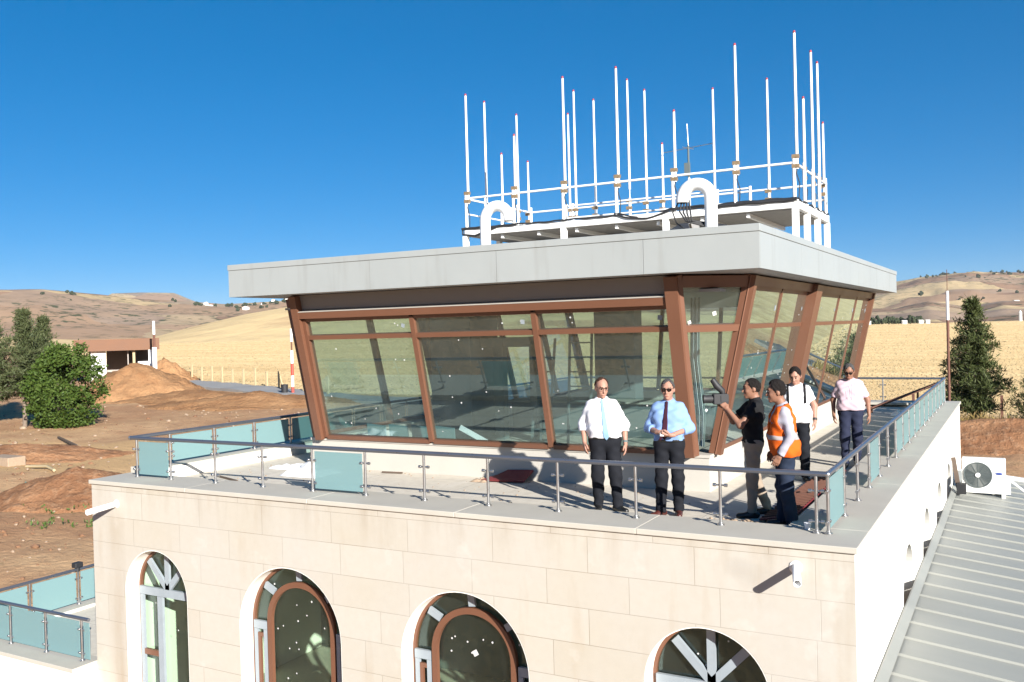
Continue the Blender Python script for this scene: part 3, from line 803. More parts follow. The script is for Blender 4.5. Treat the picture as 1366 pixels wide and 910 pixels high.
# fence posts along the field
random.seed(31)
first = None
for i, px in enumerate([231, 236, 255, 268, 281.5, 295, 309, 323.5, 339, 354.5, 371, 404, 419, 436]):
    r = 143 - (px - 231) * 0.19
    x, y = at(px, r); z0 = gz(x, y)
    if first is None:
        first = thing('fence_post', (x, y, z0), 'pale tan concrete fence post in the row along the stubble field', 'fence post', 'fence posts along the field')
        q = MB(); q.box((-.11, -.11, -.5), (.11, .11, 2.3)); q.build('shaft', M['tan_post'], first, local=True)
        q = MB(); q.box((-.14, -.14, 2.3), (.14, .14, 2.42)); q.build('cap', M['tan_post'], first, local=True)
    else:
        o = tree_copy(first); o.location = (x, y, z0); o.rotation_euler.z = random.uniform(-.1, .1); o.scale.z = random.uniform(.92, 1.06)
x, y = at(371, 116.6); x2, y2 = at(377, 115.8)
t = thing('brace_strut', (x, y, gz(x, y)), 'slanting tan brace leaning against a fence post near the red and white mast', 'strut')
q = MB(); q.bar((x, y, gz(x, y) + 2.1), (x2, y2, gz(x2, y2)), .16, .16); q.build('strut_bar', M['tan_post'], t)
for k, (px, lab) in enumerate([(1217, 'brown fence post seen over the far end of the terrace'), (1335, 'brown fence post right of the lone dark pine')]):
    x, y = at(px, 74); t = thing('fence_post', (x, y, gz(x, y)), lab, 'fence post')
    q = MB(); q.box((x - .09, y - .09, gz(x, y) - .4), (x + .09, y + .09, gz(x, y) + 1.9)); q.build('shaft', M['rust'], t)

def strip(name, pts, wd, mat, lift, lab, h=None):
    """a strip following the terrain"""
    vs = []; fs = []; prev = None
    dense = []
    for (a, b_) in zip(pts, pts[1:]):
        for i in range(12): dense.append((a[0] + (b_[0]-a[0])*i/12, a[1] + (b_[1]-a[1])*i/12))
    dense.append(pts[-1])
    for i, p in enumerate(dense):
        q0 = dense[max(0, i-1)]; q1 = dense[min(len(dense)-1, i+1)]
        t = Vector((q1[0]-q0[0], q1[1]-q0[1])).normalized(); n = Vector((-t.y, t.x))
        for s in (-1, 1):
            x = p[0] + n.x*wd/2*s; y = p[1] + n.y*wd/2*s
            vs.append((x, y, gz(*p) + lift)); vs.append((x, y, gz(*p) - .6))
    for i in range(len(dense)-1):
        a = i*4; c = a + 4
        fs += [(a, a+2, c+2, c), (a, c, c+1, a+1), (a+2, a+3, c+3, c+2)]
    mb = MB(); mb.add(vs, fs); o = mb.build(name, mat); o['kind'] = 'structure'; o['label'] = lab
strip('road', [at(228, 138), at(300, 124), at(360, 113), at(440, 101), at(560, 92)], 5.5, M['kerb'], 0.35, 'raised grey gravel road along the field fence')
M['darkroad'] = simple('dark_grey_road', (0.105, 0.10, 0.10), 0.9, 0, 0.35, 0.8)
strip('road', [at(1150, 74), at(1250, 71), at(1320, 70.5), at(1420, 71), at(1560, 74)], 3.4, M['darkroad'], 0.22, 'dark grey track behind the lone pine')

# dirt mounds
def mound(px, r, rx, ry, h, seed, lab, rz=0.0, m='ground'):
    cx_, cy_ = at(px, r); z0 = gz(cx_, cy_)
    n = 44; vs = []; fs = []
    for i in range(n + 1):
        for j in range(n + 1):
            u = -1.15 + 2.3*i/n; v = -1.15 + 2.3*j/n
            d = math.hypot(u, v) + 0.16*noise.noise(Vector((u*2.2, v*2.2, seed)))
            k = max(0.0, 1 - d); hh = h * (k ** 0.9) * (1 + 0.0) + (0.10*h*fbm(u*9 + seed, v*9, .8, 4) if k > 0 else 0)
            X = u*rx; Y = v*ry
            wx = cx_ + X*math.cos(rz) - Y*math.sin(rz); wy = cy_ + X*math.sin(rz) + Y*math.cos(rz)
            vs.append((wx, wy, gz(wx, wy) + hh*1.25 - (0.35 if k <= 0 else 0.05)))
    for i in range(n):
        for j in range(n): fs.append((i*(n+1)+j, (i+1)*(n+1)+j, (i+1)*(n+1)+j+1, i*(n+1)+j+1))
    t = thing('dirt_mound', (cx_, cy_, z0), lab, 'dirt mound')
    mb = MB(); mb.add(vs, fs, True); mb.build('heap', M['mound'] if m == 'ground' else m, t)
def mk_mound(name, a, b_, c_):
    m, nt, nd, lk = new_mat(name)
    b = principled(nt, None, 0.95, 0, 0.1); p = pos(nt)
    n1 = noise_t(nt, p, 0.35, 5, .6); n2 = noise_t(nt, p, 2.2, 6, .7)
    c = mixrgb(nt, ramp(nt, n1, [(.35, 0.0), (.65, 1.0)]), a, b_)
    c = mixrgb(nt, ramp(nt, n2, [(.50, 0.0), (.72, .6)]), c, c_)
    lk.new(c, b.inputs['Base Color']); bump(nt, b, n2, 0.9, 0.3)
    return m
M['mound'] = mk_mound('heaped_tan_earth', (0.28, 0.145, 0.068), (0.38, 0.215, 0.105), (0.22, 0.105, 0.052))
M['mound_red'] = mk_mound('heaped_red_earth', (0.24, 0.115, 0.058), (0.35, 0.185, 0.095), (0.44, 0.28, 0.17))
mound(178, 116, 9.0, 6.5, 3.4, 1.0, 'large conical heap of tan earth in front of the unfinished hut', R(28))
mound(250, 108, 9.5, 5, 1.0, 2.0, 'low long heap of earth right of the large conical heap', R(28))
mound(345, 98, 12, 5.5, 1.15, 3.0, 'low broad heap of earth below the red and white mast', R(28))
mound(218, 140, 5.5, 3, 2.9, 4.0, 'brownish heap right of the hut beside the field fence', R(28))
mound(98, 52, 5.0, 3.6, 1.3, 5.0, 'rough dark red heap of dug earth beside the building corner', R(20), M['mound_red'])
mound(1330, 62, 16, 3.2, 1.35, 6.0, 'long red earth bank in front of the lone dark pine', R(8), M['mound_red'])
mound(20, 70, 8, 3, 0.8, 8.0, 'low ragged earth edge under the trees on the left', R(28), M['mound_red'])

# clods of earth
M['clod'] = simple('earth_clod', (0.20, 0.105, 0.055), 0.95, 0, 0.3, 1.5)
random.seed(78)
cl = MB()
for i in range(420):
    px = random.choice((random.uniform(-40, 140), random.uniform(-40, 140), random.uniform(120, 430)))
    r = random.uniform(34, 64) if px < 140 and random.random() < .8 else random.uniform(64, 104)
    x, y = at(px, r)
    if y - lerp(x, FIELDLINE) > -3: continue
    s = (.03 + .11 * random.random() ** 4) * (.6 + r / 110)
    cl.ball((x, y, gz(x, y) + s*.2), s, 1, 0.35, (1.4, 1.1, .8))
o = cl.build('earth_clods', M['clod']); o['kind'] = 'stuff'; o['label'] = 'clods of reddish earth over the dug ground'

# scattered stones and debris
random.seed(77)
st = MB()
for i in range(380):
    px = random.choice((random.uniform(-40, 140), random.uniform(-40, 460), random.uniform(250, 420)))
    r = random.uniform(34, 105) if px < 1000 else random.uniform(50, 66)
    x, y = at(px, r)
    if y - lerp(x, FIELDLINE) > -3: continue
    s = random.uniform(.03, .10) * (2.2 if random.random() < .05 else 1) * (0.6 + r / 110)
    st.ball((x, y, gz(x, y) + s*.25), s, 1, 0.35, (1.3, 1, .7))
o = st.build('loose_stones', M['rubble']); o['kind'] = 'stuff'; o['label'] = 'pale stones scattered over the bare earth'
M['weed'] = leaf_mat('green_weeds', (0.05, 0.10, 0.02), (0.09, 0.15, 0.03), (0.12, 0.16, 0.05))
M['drygrass'] = leaf_mat('dry_grass', (0.30, 0.20, 0.07), (0.42, 0.29, 0.11), (0.18, 0.15, 0.05))
wd = MB()
for i in range(26):
    px = random.uniform(20, 125); r = random.uniform(44, 50) if i < 18 else random.uniform(38, 60); x, y = at(px, r)
    leaf_quads(wd, (x, y, gz(x, y) + .05), 9, .11, .18, 1.0, .4)
o = wd.build('weeds', M['weed']); o['kind'] = 'stuff'; o['label'] = 'small green weeds on the bare earth'
wd = MB()
for i in range(420):
    px = random.uniform(1255, 1440); r = random.uniform(64.5, 69.5); x, y = at(px, r)
    leaf_quads(wd, (x, y, gz(x, y) + .15 + (0.7 if r < 66.5 else 0.1)), 9, .22, .5, 1.5, .12)
o = wd.build('dry_grass', M['drygrass']); o['kind'] = 'stuff'; o['label'] = 'dry grass along the bank under the pine'

def debris(name, px, r, lab, cat, fn, zoff=0.0):
    x, y = at(px, r); z = gz(x, y) + zoff
    t = thing(name, (x, y, z), lab, cat); fn(t, x, y, z); return t
def crumple(mb, x, y, z, sx, sy, sz, seed, n=16):
    vs = []; fs = []
    for i in range(n+1):
        for j in range(n+1):
            u = -1 + 2*i/n; v = -1 + 2*j/n
            e = max(0, 1 - max(abs(u), abs(v))**3)
            hgt = e * (0.55 + 0.6*noise.noise(Vector((u*1.7, v*1.7, seed))) + .35*noise.noise(Vector((u*4, v*4, seed+9))))
            vs.append((x + u*sx*(1+.18*noise.noise(Vector((v*2, seed, 0)))), y + v*sy*(1+.18*noise.noise(Vector((u*2, seed+3, 0)))), z + max(0.01, hgt)*sz))
    for i in range(n):
        for j in range(n): fs.append((i*(n+1)+j, (i+1)*(n+1)+j, (i+1)*(n+1)+j+1, i*(n+1)+j+1))
    mb.add(vs, fs, True)
def f_turq(t, x, y, z):
    m = MB(); crumple(m, x, y, z, .85, .5, .7, 2); m.bar((x + .5, y + .3, z + .45), (x + 1.5, y + .85, z + .5), .14, .06); m.build('sheet', M['turq'], t)
debris('plastic_sheet', 36, 55, 'crumpled turquoise plastic sheet on the bare earth', 'plastic sheet', f_turq)
def f_bag(t, x, y, z):
    m = MB(); crumple(m, x, y, z, 1.1, .7, .6, 5); m.build('sack', M['rubble'], t)
debris('sack', 47, 52.5, 'pale torn sack lying beside the turquoise plastic', 'sack', f_bag)
def f_blk(t, x, y, z):
    m = MB(); crumple(m, x, y, z, .35, .25, .3, 6); m.bar((x, y, z+.1), (x + 1.2, y + .9, z + .25), .07, .05); m.build('scrap', M['rust'], t)
debris('scrap', 14, 53, 'dark scrap piece with a rod, left of the turquoise plastic', 'scrap', f_blk)
def f_pipe(t, x, y, z):
    m = MB(); a = at(30, 64); b_ = at(58, 62.5); c_ = at(67, 60.8)
    m.tube([(*a, gz(*a)+.1), (*b_, gz(*b_)+.12), (*c_, gz(*c_)+.1)], .09, 8); m.build('pipe_run', M['tan_post'], t)
debris('pipe', 30, 64, 'pale bent pipe lying on the earth', 'pipe', f_pipe)
def f_slab(t, x, y, z):
    m = MB(); m.box((x - 1.3, y - .6, z - .2), (x + 1.1, y + .6, z + .45)); m.build('slab_body', M['rubble'], t, bevel=.05)
debris('slab', 4, 67, 'pale broken slab at the left edge beyond the weeds', 'slab', f_slab)
def f_stick(t, x, y, z):
    m = MB(); a = at(74, 78); b_ = at(98, 73); m.bar((*a, gz(*a)+.15), (*b_, gz(*b_)+.1), .16, .12); m.build('rod', M['wood_dark'], t)
debris('timber', 74, 78, 'dark timber lying on the smooth tan earth', 'timber', f_stick)
def f_bin(t, x, y, z):
    m = MB(); m.tube([(x, y, z - .1), (x, y, z + .9)], [.36, .42], 12); m.build('bin_body', M['blackrubber'], t)
    m = MB(); m.tube([(x, y, z + .9), (x, y, z + .98)], [.45, .40], 12); m.build('lid', M['blackrubber'], t)
debris('drum', 378, 108.5, 'small black drum beside the red and white mast', 'drum', f_bin, .3)
# ------------------------------------------------------------------ terminal building
XL, XR, YF, YB = -12.2, 0.0, 0.0, 18.4
bld = thing('terminal_building', (-6.1, 9.2, -6.0), 'cream stone and white plaster terminal building with arched windows and a walled roof terrace', 'building')

def holed_wall(name, outer, holes, thick, mapper, mat, parent):
    cu = bpy.data.curves.new('tmp', 'CURVE'); cu.dimensions = '2D'; cu.fill_mode = 'BOTH'; cu.extrude = thick / 2
    for poly in [outer] + holes:
        s = cu.splines.new('POLY'); s.points.add(len(poly) - 1)
        for p, q in zip(s.points, poly): p.co = (q[0], q[1], 0, 1)
        s.use_cyclic_u = True
    ob = bpy.data.objects.new('tmp', cu); COL.objects.link(ob)
    bpy.context.view_layer.update()
    me = bpy.data.meshes.new_from_object(ob.evaluated_get(bpy.context.evaluated_depsgraph_get()))
    vs = [mapper(v.co.x, v.co.y, v.co.z) for v in me.vertices]
    fs = [tuple(p.vertices) for p in me.polygons]
    bpy.data.objects.remove(ob); bpy.data.curves.remove(cu); bpy.data.meshes.remove(me)
    mb = MB(); mb.add(vs, fs)
    o = mb.build(name, mat, parent)
    bm = bmesh.new(); bm.from_mesh(o.data); bmesh.ops.remove_doubles(bm, verts=bm.verts, dist=1e-4)
    bmesh.ops.recalc_face_normals(bm, faces=bm.faces); bm.to_mesh(o.data); bm.free()
    return o

def arch(c, r, spring, bottom, n=32):
    pts = [(c - r, bottom), (c + r, bottom)]
    pts += [(c + r * math.cos(PI * i / n), spring + r * math.sin(PI * i / n)) for i in range(n + 1)]
    return pts

WT = 0.05     # wall top below the coping
TH = 0.36
F_ARCH = [(-10.69, .73, -1.67, -3.95, 'A'), (-7.855, .985, -1.905, -4.1, 'B'), (-4.855, .985, -1.905, -4.1, 'B'), (-1.62, .735, -1.675, -3.95, 'A')]
R_ARCH = [(4.95, .75, -1.69, -3.9), (7.95, .75, -1.69, -3.9), (10.85, .75, -1.69, -3.9), (13.7, .75, -1.69, -3.9)]
holed_wall('front_wall', [(XL, -6.6), (XR - .002, -6.6), (XR - .002, WT), (XL, WT)], [arch(*a[:4]) for a in F_ARCH], TH, lambda u, v, w: (u, TH/2 + w, v), M['stone'], bld)
holed_wall('side_wall', [(YF + TH + .002, -6.6), (YB, -6.6), (YB, WT), (YF + TH + .002, WT)], [arch(*a) for a in R_ARCH], TH, lambda u, v, w: (XR - TH/2 + w, u, v), M['plaster'], bld)
q = MB(); q.box((XR - .004 + .002, YF, -6.6), (XR + .004, YF + TH + .004, WT)); q.build('corner_plaster', M['plaster'], bld)
q = MB(); q.box((XL, YF + TH + .002, -6.6), (XL + TH, YB, WT)); q.build('side_wall', M['plaster'], bld)
q = MB(); q.box((XL + TH + .002, YB - TH, -6.6), (XR - TH - .002, YB, WT)); q.build('rear_wall', M['plaster'], bld)
q = MB(); q.box((XL + TH + .003, YF + TH + .003, -0.30), (XR - TH - .003, YB - TH - .003, 0.0)); q.build('terrace_floor', M['floor'], bld)
q = MB(); q.box((XL + TH + .003, YF + TH + .003, -4.5), (XR - TH - .003, YB - TH - .003, -4.3)); q.build('storey_floor', M['coping'], bld)
q = MB(); q.box((XL + TH + .003, 5.2, -4.29), (XR - TH - .8, 5.35, -0.31)); q.build('inner_wall', M['column'], bld)
CW = 0.80; OV = 0.035
def coping(lo, hi):
    q = MB(); q.box(lo, hi); q.build('coping', M['coping'], bld, bevel=.008)
CT = 0.12
# front coping as long slabs with fine joints
xs = [XL - OV, -9.9, -7.4, -4.9, -2.4, XR + OV]
for a, b_ in zip(xs, xs[1:]): coping((a + .002, YF - OV, WT + .003), (b_ - .002, CW, CT))
ys = [CW + .004, 4.0, 7.0, 10.0, 13.0, 16.0, YB - CW - .004]
for a, b_ in zip(ys, ys[1:]): coping((XR - .85, a + .002, WT + .003), (XR + OV, b_ - .002, CT))
coping((XL - OV, YB - CW, WT + .003), (XR + OV, YB + OV, CT))
coping((XL - OV, CW + .004, WT + .003), (XL + .62, YB - CW - .004, CT + .10))
q = MB(); q.box((XL + .622, CW + .005, 0.001), (XL + .66, YB - CW - .005, .19)); q.build('upstand', M['plaster'], bld)
q = MB(); q.box((XL + TH, TH, 0.0005), (XR - .853, CW - .004, .055)); q.build('upstand', M['coping'], bld)
q = MB(); q.box((XR - .84, CW + .01, 0.0005), (XR - TH, YB - CW, .055)); q.build('upstand', M['coping'], bld)

def arch_strip(mb, c, r_out, r_in, spring, y0, y1, mapper, bottom=None, n=32):
    """solid arch ring (with straight legs down to bottom)"""
    pr = []
    if bottom is not None: pr.append((1, bottom, 0))
    pr += [(math.cos(PI*i/n), math.sin(PI*i/n), 1) for i in range(n + 1)]
    if bottom is not None: pr.append((-1, bottom, 0))
    vs = []
    for a in pr:
        for rr in (r_out, r_in):
            for y in (y0, y1):
                if a[2]: vs.append(mapper(c + rr*a[0], y, spring + rr*a[1]))
                else: vs.append(mapper(c + rr*a[0], y, a[1]))
    fs = []
    for i in range(len(pr) - 1):
        a = i*4; b_ = a + 4
        fs += [(a, b_, b_+1, a+1), (a+2, a+3, b_+3, b_+2), (a, a+2, b_+2, b_), (a+1, b_+1, b_+3, a+3)]
    e = (len(pr)-1)*4
    fs += [(0, 1, 3, 2), (e, e+2, e+3, e+1)]
    mb.add(vs, fs)

def sticker_dots(mb, pts, s, nrm):
    nrm = Vector(nrm)
    a = nrm.cross(Vector((0, 0, 1))).normalized(); b_ = nrm.cross(a).normalized()
    for p in pts:
        p = Vector(p); k = s * random.uniform(.8, 1.3); an = random.uniform(0, 1.5)
        u = (a*math.cos(an) + b_*math.sin(an))*k; v = (-a*math.sin(an) + b_*math.cos(an))*k
        q0 = [p - u - v, p + u - v, p + u + v, p - u + v]
        mb.prism(q0, nrm * .002)

random.seed(12)
FM = lambda x, y, z: (x, y, z)
for i, (c, r, sp_, bt, kind) in enumerate(F_ARCH):
    yp = 0.285
    mb = MB(); arch_strip(mb, c, r + .004, r - .012, sp_, 0.003, .34, FM, bt + .02); mb.build('arch_reveal', M['plaster'], bld)
    R0 = r - .013
    ring = MB(); arch_strip(ring, c, R0, R0 - .042, sp_, yp - .03, yp + .04, FM, bt + .02)
    win = ring.build('arched_window', M['brown'], bld)
    fl = MB(); bw = .085; yo = yp - .036
    def b2(p, q_, w_=bw, d_=.05, yy=yo): fl.bar((p[0], yy, p[1]), (q_[0], yy, q_[1]), w_, d_, (0, -1, 0))
    ri = R0 - .05
    if kind == 'A':
        b2((c - ri, sp_ - .03), (c + ri, sp_ - .03), .13)
        for a in (48, 90, 132): b2((c, sp_ + .03), (c + ri*.97*math.cos(R(a)), sp_ + ri*.97*math.sin(R(a))), .10, .044)
        zt = sp_ - .10
        b2((c - ri + .04, zt), (c - ri + .04, bt + .05), .075, .046); b2((c + ri - .05, zt), (c + ri - .05, bt + .05), .10, .046)
        xm = c - ri + 2*ri*.36
        b2((xm, zt), (xm, bt + .05), .12, .046)
        fb = fl.build('filmed_bars', M['film'], win)
        tb = MB(); tb.bar((c - ri + .08, yo, sp_ - 1.05), (xm - .06, yo, sp_ - 1.05), .09, .05, (0, -1, 0)); tb.build('small_transom', M['brown'], win)
    else:
        ra = .60; spi = sp_ + .06
        ar = MB(); arch_strip(ar, c + .02, ra + .055, ra - .03, spi, yo - .03, yo + .03, FM, bt + .05); ar.build('inner_arch', M['brown'], win)
        for a in (42, 90, 138): b2((c + .02 + (ra + .075)*math.cos(R(a)), spi + (ra + .075)*math.sin(R(a))), (c + ri*math.cos(R(a))*.98, sp_ + ri*math.sin(R(a))*.98), .10, .044)
        for s in (-1, 1):
            xa = c + .02 + s*(ra + .075); xb = c + s*ri
            b2((xa, sp_ - .02), (xb, sp_ - .02), .12, .046)
            b2((xb - s*.04, sp_ - .085), (xb - s*.04, bt + .05), .07, .042)
            b2((xa + s*.035, sp_ - .085), (xa + s*.035, bt + .05), .07, .042)
            b2((xa + s*.07, sp_ - 1.1), (xb - s*.075, sp_ - 1.1), .10, .042)
        fl.build('filmed_bars', M['film'], win)
        for s in (-1, 1):
            tb = MB()
            xa = c + .02 + s*(ra + .145); xb = c + s*(ri - .075)
            tb.bar((xa, yo, sp_ - .17), (xb, yo, sp_ - .17), .06, .035, (0, -1, 0)); tb.bar((xb - s*.03, yo, sp_ - .2), (xb - s*.03, yo, sp_ - 1.0), .055, .035, (0, -1, 0))
            tb.build('side_light_frame', M['brown'], win)
    poly = [(x_, yp + .008, z_) for x_, z_ in arch(c, R0 - .02, sp_, bt + .03, 28)]
    gp = MB(); gp.prism(poly, (0, .012, 0)); gp.build('glass_pane', M['glass_low'], win)
    sd = MB(); pts = []
    for k in range(17 if kind == 'B' else 7):
        a = random.uniform(0, PI); q_ = random.uniform(.1, .86) * R0
        pts.append((c + q_*math.cos(a), yp + .004, sp_ + q_*math.sin(a)) if k % 3 == 0 else (c + random.uniform(-.5, .55)*r, yp + .004, sp_ - random.uniform(-.4, 1.3)))
    sticker_dots(sd, pts, .010, (0, -1, 0))
    if kind == 'B' and c > -6: sticker_dots(sd, [(c + .02, yp + .002, sp_ + .1)], .036, (0, -1, 0))
    sd.build('stickers', M['sticker'], win)
RM = lambda u, w, z: (-w, u, z)
for (c, r, sp_, bt) in R_ARCH:
    mb = MB(); arch_strip(mb, c, r + .004, r - .012, sp_, 0.003, .34, RM, bt + .02); mb.build('arch_reveal', M['plaster'], bld)
    ring = MB(); arch_strip(ring, c, r - .013, r - .07, sp_, .26, .32, RM, bt + .02); win = ring.build('arched_window', M['brown'], bld)
    fl = MB(); fl.bar((-.25, c - r + .07, sp_ - .03), (-.25, c + r - .07, sp_ - .03), .12, .05, (1, 0, 0)); fl.bar((-.25, c, sp_ - .1), (-.25, c, bt + .05), .10, .05, (1, 0, 0))
    fl.build('filmed_bars', M['film'], win)
    poly = [(-.295, u, z_) for u, z_ in arch(c, r - .03, sp_, bt + .03, 28)]
    gp = MB(); gp.prism(poly, (.012, 0, 0)); gp.build('glass_pane', M['glass_low'], win)

# rainwater spouts
def spout(a, b_, rad, lab):
    t = thing('drain_spout', a, lab, 'drain pipe')
    a = Vector(a); b_ = Vector(b_); n = 16; ax = (b_ - a).normalized()
    u = ax.cross(Vector((0, 0, 1))).normalized(); v = ax.cross(u)
    vs = []
    for p, rr in ((a, rad), (b_, rad), (b_, rad*.86), (a, rad*.86)):
        for k in range(n): vs.append(p + (u*math.cos(2*PI*k/n) + v*math.sin(2*PI*k/n))*rr)
    fs = []
    for s in range(3):
        for k in range(n): fs.append((s*n + k, s*n + (k+1) % n, (s+1)*n + (k+1) % n, (s+1)*n + k))
    m = MB(); m.add(vs, fs, True); m.build('pipe', M['pvc'], t)
    m = MB(); m.tube([a + ax*.012, a + ax*.05], rad*.855, n); m.build('dark_bore', M['dark'], t)
    m = MB(); m.ball((a.x, -.004, a.z), .075, 2, 0.0, (1, .06, 1)); m.build('mortar_patch', M['plaster'], t)
spout((-.60, -.004, -.15), (-.51, -.36, -.225), .042, 'short white drain spout on the stone wall near the right corner, throwing a long shadow')
spout((-11.58, -.004, -.25), (-11.62, -.52, -.30), .047, 'white drain spout at the left end of the stone wall with brown run-off below it')

# ------------------------------------------------------------------ terrace railing
rail = thing('terrace_railing', (-6.1, .5, CT), 'dark grey handrail on steel posts round the main terrace with few glass panels', 'railing')
def rail_post(x, y, zb, h, along, parent):
    m = MB(); m.tube([(x, y, zb), (x, y, zb + h)], .019, 10); m.tube([(x, y, zb), (x, y, zb + .014)], .045, 14)
    m.tube([(x, y, zb + .014), (x, y, zb + .035)], .028, 12)
    p = m.build('post', M['steel'], parent)
    a = Vector(along)
    for zz in (.13, h - .17):
        for s in (-1, 1):
            q0 = Vector((x, y, zb + zz)); c = MB()
            c.tube([q0 + a*s*.02, q0 + a*s*.05], .011, 8); c.tube([q0 + a*s*.05, q0 + a*s*.085], .021, 10)
            c.build('glass_clamp', M['steel'], p)
def rail_panel(a, b_, zb, h, parent, nrm):
    a = Vector(a); b_ = Vector(b_); t = (b_ - a).normalized(); n = Vector(nrm)*.005
    p0 = a + t*.055; p1 = b_ - t*.055
    m = MB(); m.prism([(p0.x - n.x, p0.y - n.y, zb + .05), (p1.x - n.x, p1.y - n.y, zb + .05), (p1.x - n.x, p1.y - n.y, zb + h - .055), (p0.x - n.x, p0.y - n.y, zb + h - .055)], n*2)
    m.build('glass_panel', M['frosted'], parent)
RH = .66
FX = [-11.67, -10.84, -9.80, -8.77, -7.76, -6.76, -5.73, -4.70, -3.66, -2.60, -1.55, -.47]
for x in FX: rail_post(x, .5, CT, RH - .02, (1, 0, 0), rail)
for k in (0, 4): rail_panel((FX[k], .5, 0), (FX[k+1], .5, 0), CT, RH, rail, (0, 1, 0))
RY = [.5 + 1.03*k for k in range(18)]
for k, y in enumerate(RY): rail_post(-.345, y, CT, RH - .02, (0, 1, 0), rail)
for k in range(17):
    if k in (0, 3) or k >= 6: rail_panel((-.345, RY[k], 0), (-.345, RY[k+1], 0), CT, RH, rail, (1, 0, 0))
LX = -11.82; LZ = CT + .10
LYs = [1.32 + 1.03*k for k in range(17)]
for k, y in enumerate(LYs): rail_post(LX, y, LZ, RH - .12, (0, 1, 0), rail)
for k in range(16): rail_panel((LX, LYs[k], 0), (LX, LYs[k+1], 0), LZ, RH - .10, rail, (1, 0, 0))
BX = [-.345 - 1.6*k for k in range(1, 7)]
for x in BX: rail_post(x, 18.0, CT, RH - .02, (1, 0, 0), rail)
zt = CT + RH
def hrail(a, b_, r=.031, mat='handrail', name='handrail'):
    m = MB(); m.tube([a, b_], r, 14); return m.build(name, M[mat], rail)
hrail((LX - .02, .5, zt), (-.345, .5, zt)); hrail((-.345, .5, zt), (-.345, 18.03, zt)); hrail((LX, .5, zt), (LX, 18.0, zt)); hrail((LX, 18.0, zt), (-.345, 18.0, zt), .03)
m = MB()
for c in ((-.345, .5, zt), (LX, .5, zt), (-.345, 18.02, zt)): m.ball(c, .037, 2)
m.build('corner_joint', M['steel'], rail)
# stair rail at the far end
st_r = thing('stair_rail', (-1.9, 15.9, 0), 'sloping rusty brown rail at the far end of the terrace walkway', 'rail')
m = MB(); m.bar((-1.95, 15.75, .12), (-.5, 17.75, .66), .06, .06); m.build('rail_bar', M['rust'], st_r)
m = MB(); m.bar((-.95, 17.13, 0.12), (-.95, 17.13, .52), .05, .05, (0, 1, 0)); m.build('rail_post', M['rust'], st_r)
m = MB(); m.bar((-1.95, 15.75, 0.0), (-1.95, 15.75, .15), .05, .05, (0, 1, 0)); m.build('rail_post', M['rust'], st_r)

# ------------------------------------------------------------------ lower annex terrace on the left
LZT = -2.95
anx = thing('annex_block', (-15.2, 8, -6), 'low white plastered annex with its own walled terrace, at the left edge of the view', 'annex building')
ax0, ax1, ay0, ay1 = -15.75, XL - .01, -.42, 16.0
q = MB(); q.box((ax0, ay0, -6.8), (ax1, ay1, LZT - .07)); q.build('wall', M['plaster'], anx)
q = MB()
for lo, hi in (((ax0 - .04, ay0 - .04, LZT - .067), (ax1, ay0 + .55, LZT)), ((ax0 - .04, ay0 + .553, LZT - .067), (ax0 + .5, ay1, LZT))): q.box(lo, hi)
q.build('coping', M['coping'], anx, bevel=.008)
q = MB(); q.box((ax0 + .503, ay0 + .553, LZT - .066), (ax1, ay1, LZT - .05)); q.build('terrace_floor', M['floor'], anx)
q = MB(); q.box((ax0 + .502, ay0 + .56, LZT - .049), (ax0 + .54, ay1, LZT - .005)); q.build('upstand', M['plaster'], anx)
r2 = thing('annex_railing', (-14, -.1, LZT), 'dark handrail with blue glass panels round the lower annex terrace', 'railing')
ly = -.12; lx = ax0 + .28
AX = [-15.47, -14.42, -13.40, -12.42]
for x in AX: rail_post(x, ly, LZT, .70, (1, 0, 0), r2)
for a, b_ in zip(AX, AX[1:]): rail_panel((a, ly, 0), (b_, ly, 0), LZT, .72, r2, (0, 1, 0))
rail_panel((-12.42, ly, 0), (-12.16, ly, 0), LZT, .72, r2, (0, 1, 0))
AY = [ly + 1.05*k for k in range(1, 12)]
for y in AY: rail_post(lx, y, LZT, .70, (0, 1, 0), r2)
for a, b_ in zip([ly] + AY, AY): rail_panel((lx, a, 0), (lx, b_, 0), LZT, .72, r2, (1, 0, 0))
m = MB(); m.tube([(lx, ly, LZT + .72), (XL - .02, ly, LZT + .72)], .03, 12); m.build('handrail', M['handrail'], r2)
m = MB(); m.tube([(lx, ly, LZT + .72), (lx, 12, LZT + .72)], .03, 12); m.build('handrail', M['handrail'], r2)
t = thing('floodlight', (lx, 2.0, LZT + .75), 'small black floodlight clamped on the annex handrail', 'floodlight')
m = MB(); m.box((lx - .07, 1.88, LZT + .76), (lx + .07, 2.06, LZT + .87)); m.build('lamp_body', M['blackrubber'], t, bevel=.02)
m = MB(); m.tube([(lx, 1.97, LZT + .68), (lx, 1.97, LZT + .77)], .05, 10); m.build('bracket', M['blackrubber'], t)

